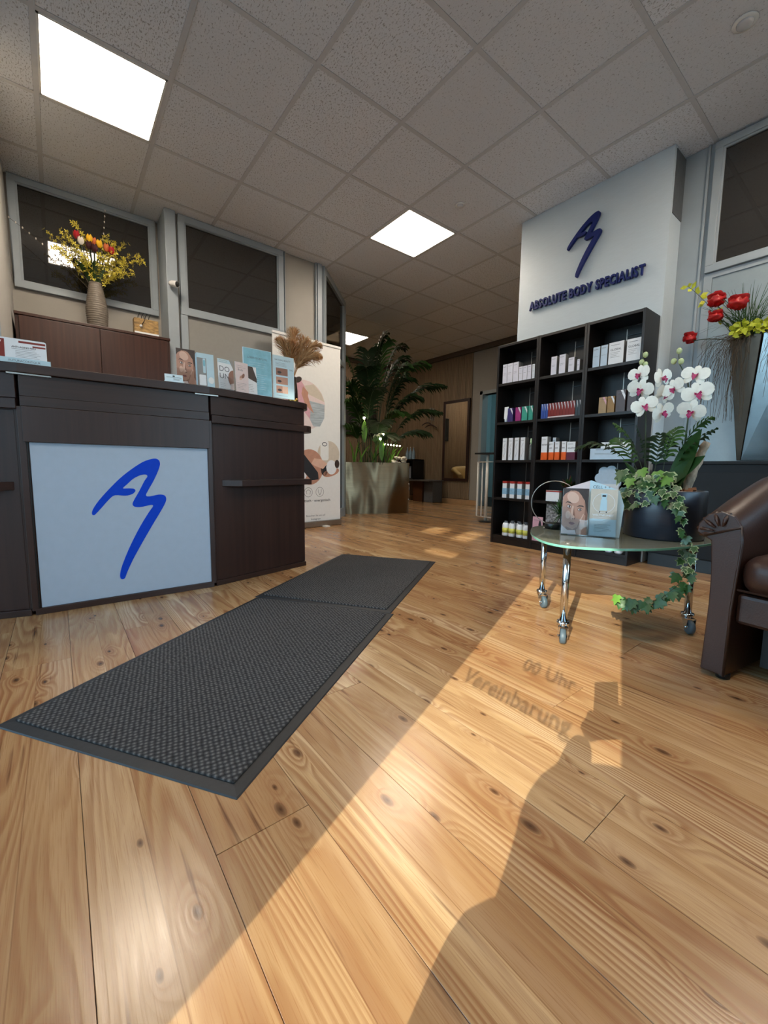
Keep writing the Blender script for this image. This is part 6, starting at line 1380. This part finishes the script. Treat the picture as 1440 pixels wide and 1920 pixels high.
# white post-and-frame stand beside the bookcase
ps = thing('white_stand', 'white tubular stand with dark top plate left of the bookcases', 'stand', (4.38, 3.39, 0))
sx, sy = 4.38, 3.395
MB().lathe([(0, 0), (.085, 0), (.085, .012), (.03, .018), (0, .018)], (sx, sy, 0), 20).build('base', M_BLACK, ps)
MB().tube([(sx, sy, .018), (sx, sy, .88)], .02, 12).build('post', M_WSTEEL, ps)
MB().prism(rrect(sx - .10, sy - .15, sx + .10, sy + .15, .03), .882, .902).build('top_plate', M_BLACK, ps, bevel=.004)
for k, (dx, ya, yb) in enumerate(((-.02, .135, -.13), (.03, .10, -.11))):
    MB().tube([(sx + dx, sy + ya, .785), (sx + dx, sy + ya, .07), (sx + dx, sy + yb, .065), (sx + dx, sy + yb, .785), (sx + dx, sy + ya, .785)], .011 if k == 0 else .009, 8).build('wire_frame', M_WSTEEL, ps)

# ceiling details
for (x, y, lab) in ((2.844, .72, 'round smoke detector on the ceiling near the right wall'), (2.841, 2.597, 'small round detector on the ceiling beside the lit panel')):
    s = 1.0 if y < 1 else .75
    dt = thing('smoke_detector', lab, 'smoke detector', (x, y, CEIL)); MB().lathe([(0.0, -.018), (.028 * s, -.018), (.034 * s, -.012), (.036 * s, -.004)], (x, y, CEIL), 24).build('sensor_head', M_BAR, dt)
    MB().lathe([(.036 * s, -.006), (.052 * s, -.005), (.054 * s, .001)], (x, y, CEIL), 24).build('ring_plate', M_WHITEP, dt)

# ------------------------------------------------------------------ the photographer, crouching behind the camera (casts the shadow)
def person():
    t = thing('person', 'person in dark clothes crouching behind the camera holding up a phone', 'person', (-.55, -.42, 0))
    J = {'pel': (-.66, -.34, .30), 'spi': (-.62, -.30, .48), 'che': (-.54, -.27, .60), 'nek': (-.50, -.40, .76), 'hed': (-.48, -.47, .85), 'hd2': (-.46, -.50, .96),
         'sr': (-.46, -.44, .66), 'er': (-.22, -.36, .54), 'wr': (-.075, -.13, .60), 'sl': (-.55, -.14, .68), 'el': (-.27, -.03, .46), 'wl': (-.08, .012, .575),
         'hr': (-.60, -.46, .28), 'kr': (-.24, -.42, .42), 'ar': (-.42, -.46, .06), 'tr': (-.27, -.46, .035), 'hl': (-.66, -.22, .28), 'kl': (-.30, -.005, .40), 'al': (-.46, -.02, .06), 'tl': (-.31, .0, .035)}
    Rd = {'pel': .14, 'spi': .15, 'che': .165, 'nek': .055, 'hed': .085, 'hd2': .075, 'sr': .06, 'er': .045, 'wr': .028, 'sl': .075, 'el': .052, 'wl': .030, 'hr': .10, 'kr': .07, 'ar': .045, 'tr': .04, 'hl': .11, 'kl': .085, 'al': .06, 'tl': .04}
    E_ = [('pel', 'spi'), ('spi', 'che'), ('che', 'nek'), ('nek', 'hed'), ('hed', 'hd2'), ('che', 'sr'), ('sr', 'er'), ('er', 'wr'), ('che', 'sl'), ('sl', 'el'), ('el', 'wl'), ('pel', 'hr'), ('hr', 'kr'), ('kr', 'ar'), ('ar', 'tr'), ('pel', 'hl'), ('hl', 'kl'), ('kl', 'al'), ('al', 'tl')]
    def skin(name, J, Rd, E_, mt, parent, sub=2):
        ks = list(J); me = bpy.data.meshes.new(name); inv = parent_matrix(parent).inverted()
        me.from_pydata([tuple(inv @ Vector(J[k])) for k in ks], [(ks.index(a), ks.index(b)) for a, b in E_], [])
        me.materials.append(mt); o = bpy.data.objects.new(name, me); COL.objects.link(o); o.parent = parent
        sm = o.modifiers.new('skin', 'SKIN'); sm.use_smooth_shade = True
        for i, k in enumerate(ks):
            d = me.skin_vertices[0].data[i]; d.radius = (Rd[k], Rd[k]); d.use_root = (i == 0)
        m2 = o.modifiers.new('sub', 'SUBSURF'); m2.levels = m2.render_levels = sub
        return o
    b = skin('body', J, Rd, E_, mat('dark_clothes', '#23262c', .8, var=.1), t)
    hm = mat('hand_skin', '#b98a70', .5, var=.06)
    R0 = _rc; U0 = _uc; F0 = _fw; C0 = V(0, 0, CAM_H)
    for nm, wr, s_ in (('right', 'wr', 1), ('left', 'wl', -1)):
        w = Vector(J[wr]); palm = C0 - F0 * .030 - U0 * .085 + R0 * .030 * s_
        Jh = {'w': w, 'p': (w + palm) / 2, 'q': palm}; Rh = {'w': .026, 'p': .026, 'q': .022}; Eh = [('w', 'p'), ('p', 'q')]
        for f in range(4):
            a = palm - U0 * (.012 * f - .01) + R0 * s_ * .014; b2 = a + R0 * s_ * .014 + F0 * .012; c2 = b2 + F0 * .012 - R0 * s_ * .018
            for q, pnt in (('a', a), ('b', b2), ('c', c2)): Jh[q + str(f)] = pnt; Rh[q + str(f)] = .0085 - .0005 * f
            Eh += [('q', 'a%d' % f), ('a%d' % f, 'b%d' % f), ('b%d' % f, 'c%d' % f)]
        th = palm + U0 * .02 - F0 * .008; Jh['t1'] = th; Jh['t2'] = th + U0 * .022 - R0 * s_ * .01; Rh['t1'] = .010; Rh['t2'] = .008; Eh += [('q', 't1'), ('t1', 't2')]
        skin('hand', Jh, Rh, Eh, hm, t, 1)
    hd = Vector(J['hd2']); fd_ = V(.75, .66, -.1).normalized(); sd_ = fd_.cross(ZA).normalized()
    h_ = MB().ball(hd, .098, 18, 14, 0, (.95, .88, 1.18)); h_.ball(hd + fd_ * .092 - ZA * .012, .016, 10, 8, 0, (1, 1, 1.4))
    for s_ in (-1, 1): h_.ball(hd + sd_ * s_ * .088 - ZA * .005, .024, 10, 8, 0, (.7, .7, 1.2))
    h_.build('head', hm, t)
    fe_ = MB()
    for s_ in (-1, 1):
        fe_.ball(hd + fd_ * .082 + sd_ * s_ * .034 + ZA * .012, .011, 10, 8, 0); fe_.ball(hd + fd_ * .091 + sd_ * s_ * .034 + ZA * .012, .005, 8, 6, 1)
        fe_.tube([hd + fd_ * .086 + sd_ * s_ * (.02 + .014 * q) + ZA * (.034 - .003 * abs(q - 1)) for q in range(3)], .003, 5, 1)
    fe_.tube([hd + fd_ * (.084 - .006 * abs(q)) + sd_ * .013 * q - ZA * .055 for q in (-2, -1, 0, 1, 2)], [.002, .005, .0055, .005, .002], 6, 2)
    fe_.build('face', [M_EYEW, M_EYE, M_LIP], t)
    MB().ball(hd - fd_ * .03 + ZA * .03, .105, 18, 14, 0, (1, 1, 1.05)).build('hair', M_HAIR, t)
    ph = thing('mobile_phone', 'black mobile phone held up by the crouching person', 'phone', tuple(C0 - U0 * .135 - F0 * .02))
    MB().fbox(C0, R0, U0, -F0, -.040, .034, -.135, .018, .008, .017).build('phone_body', M_BLACK, ph, bevel=.004)
person()
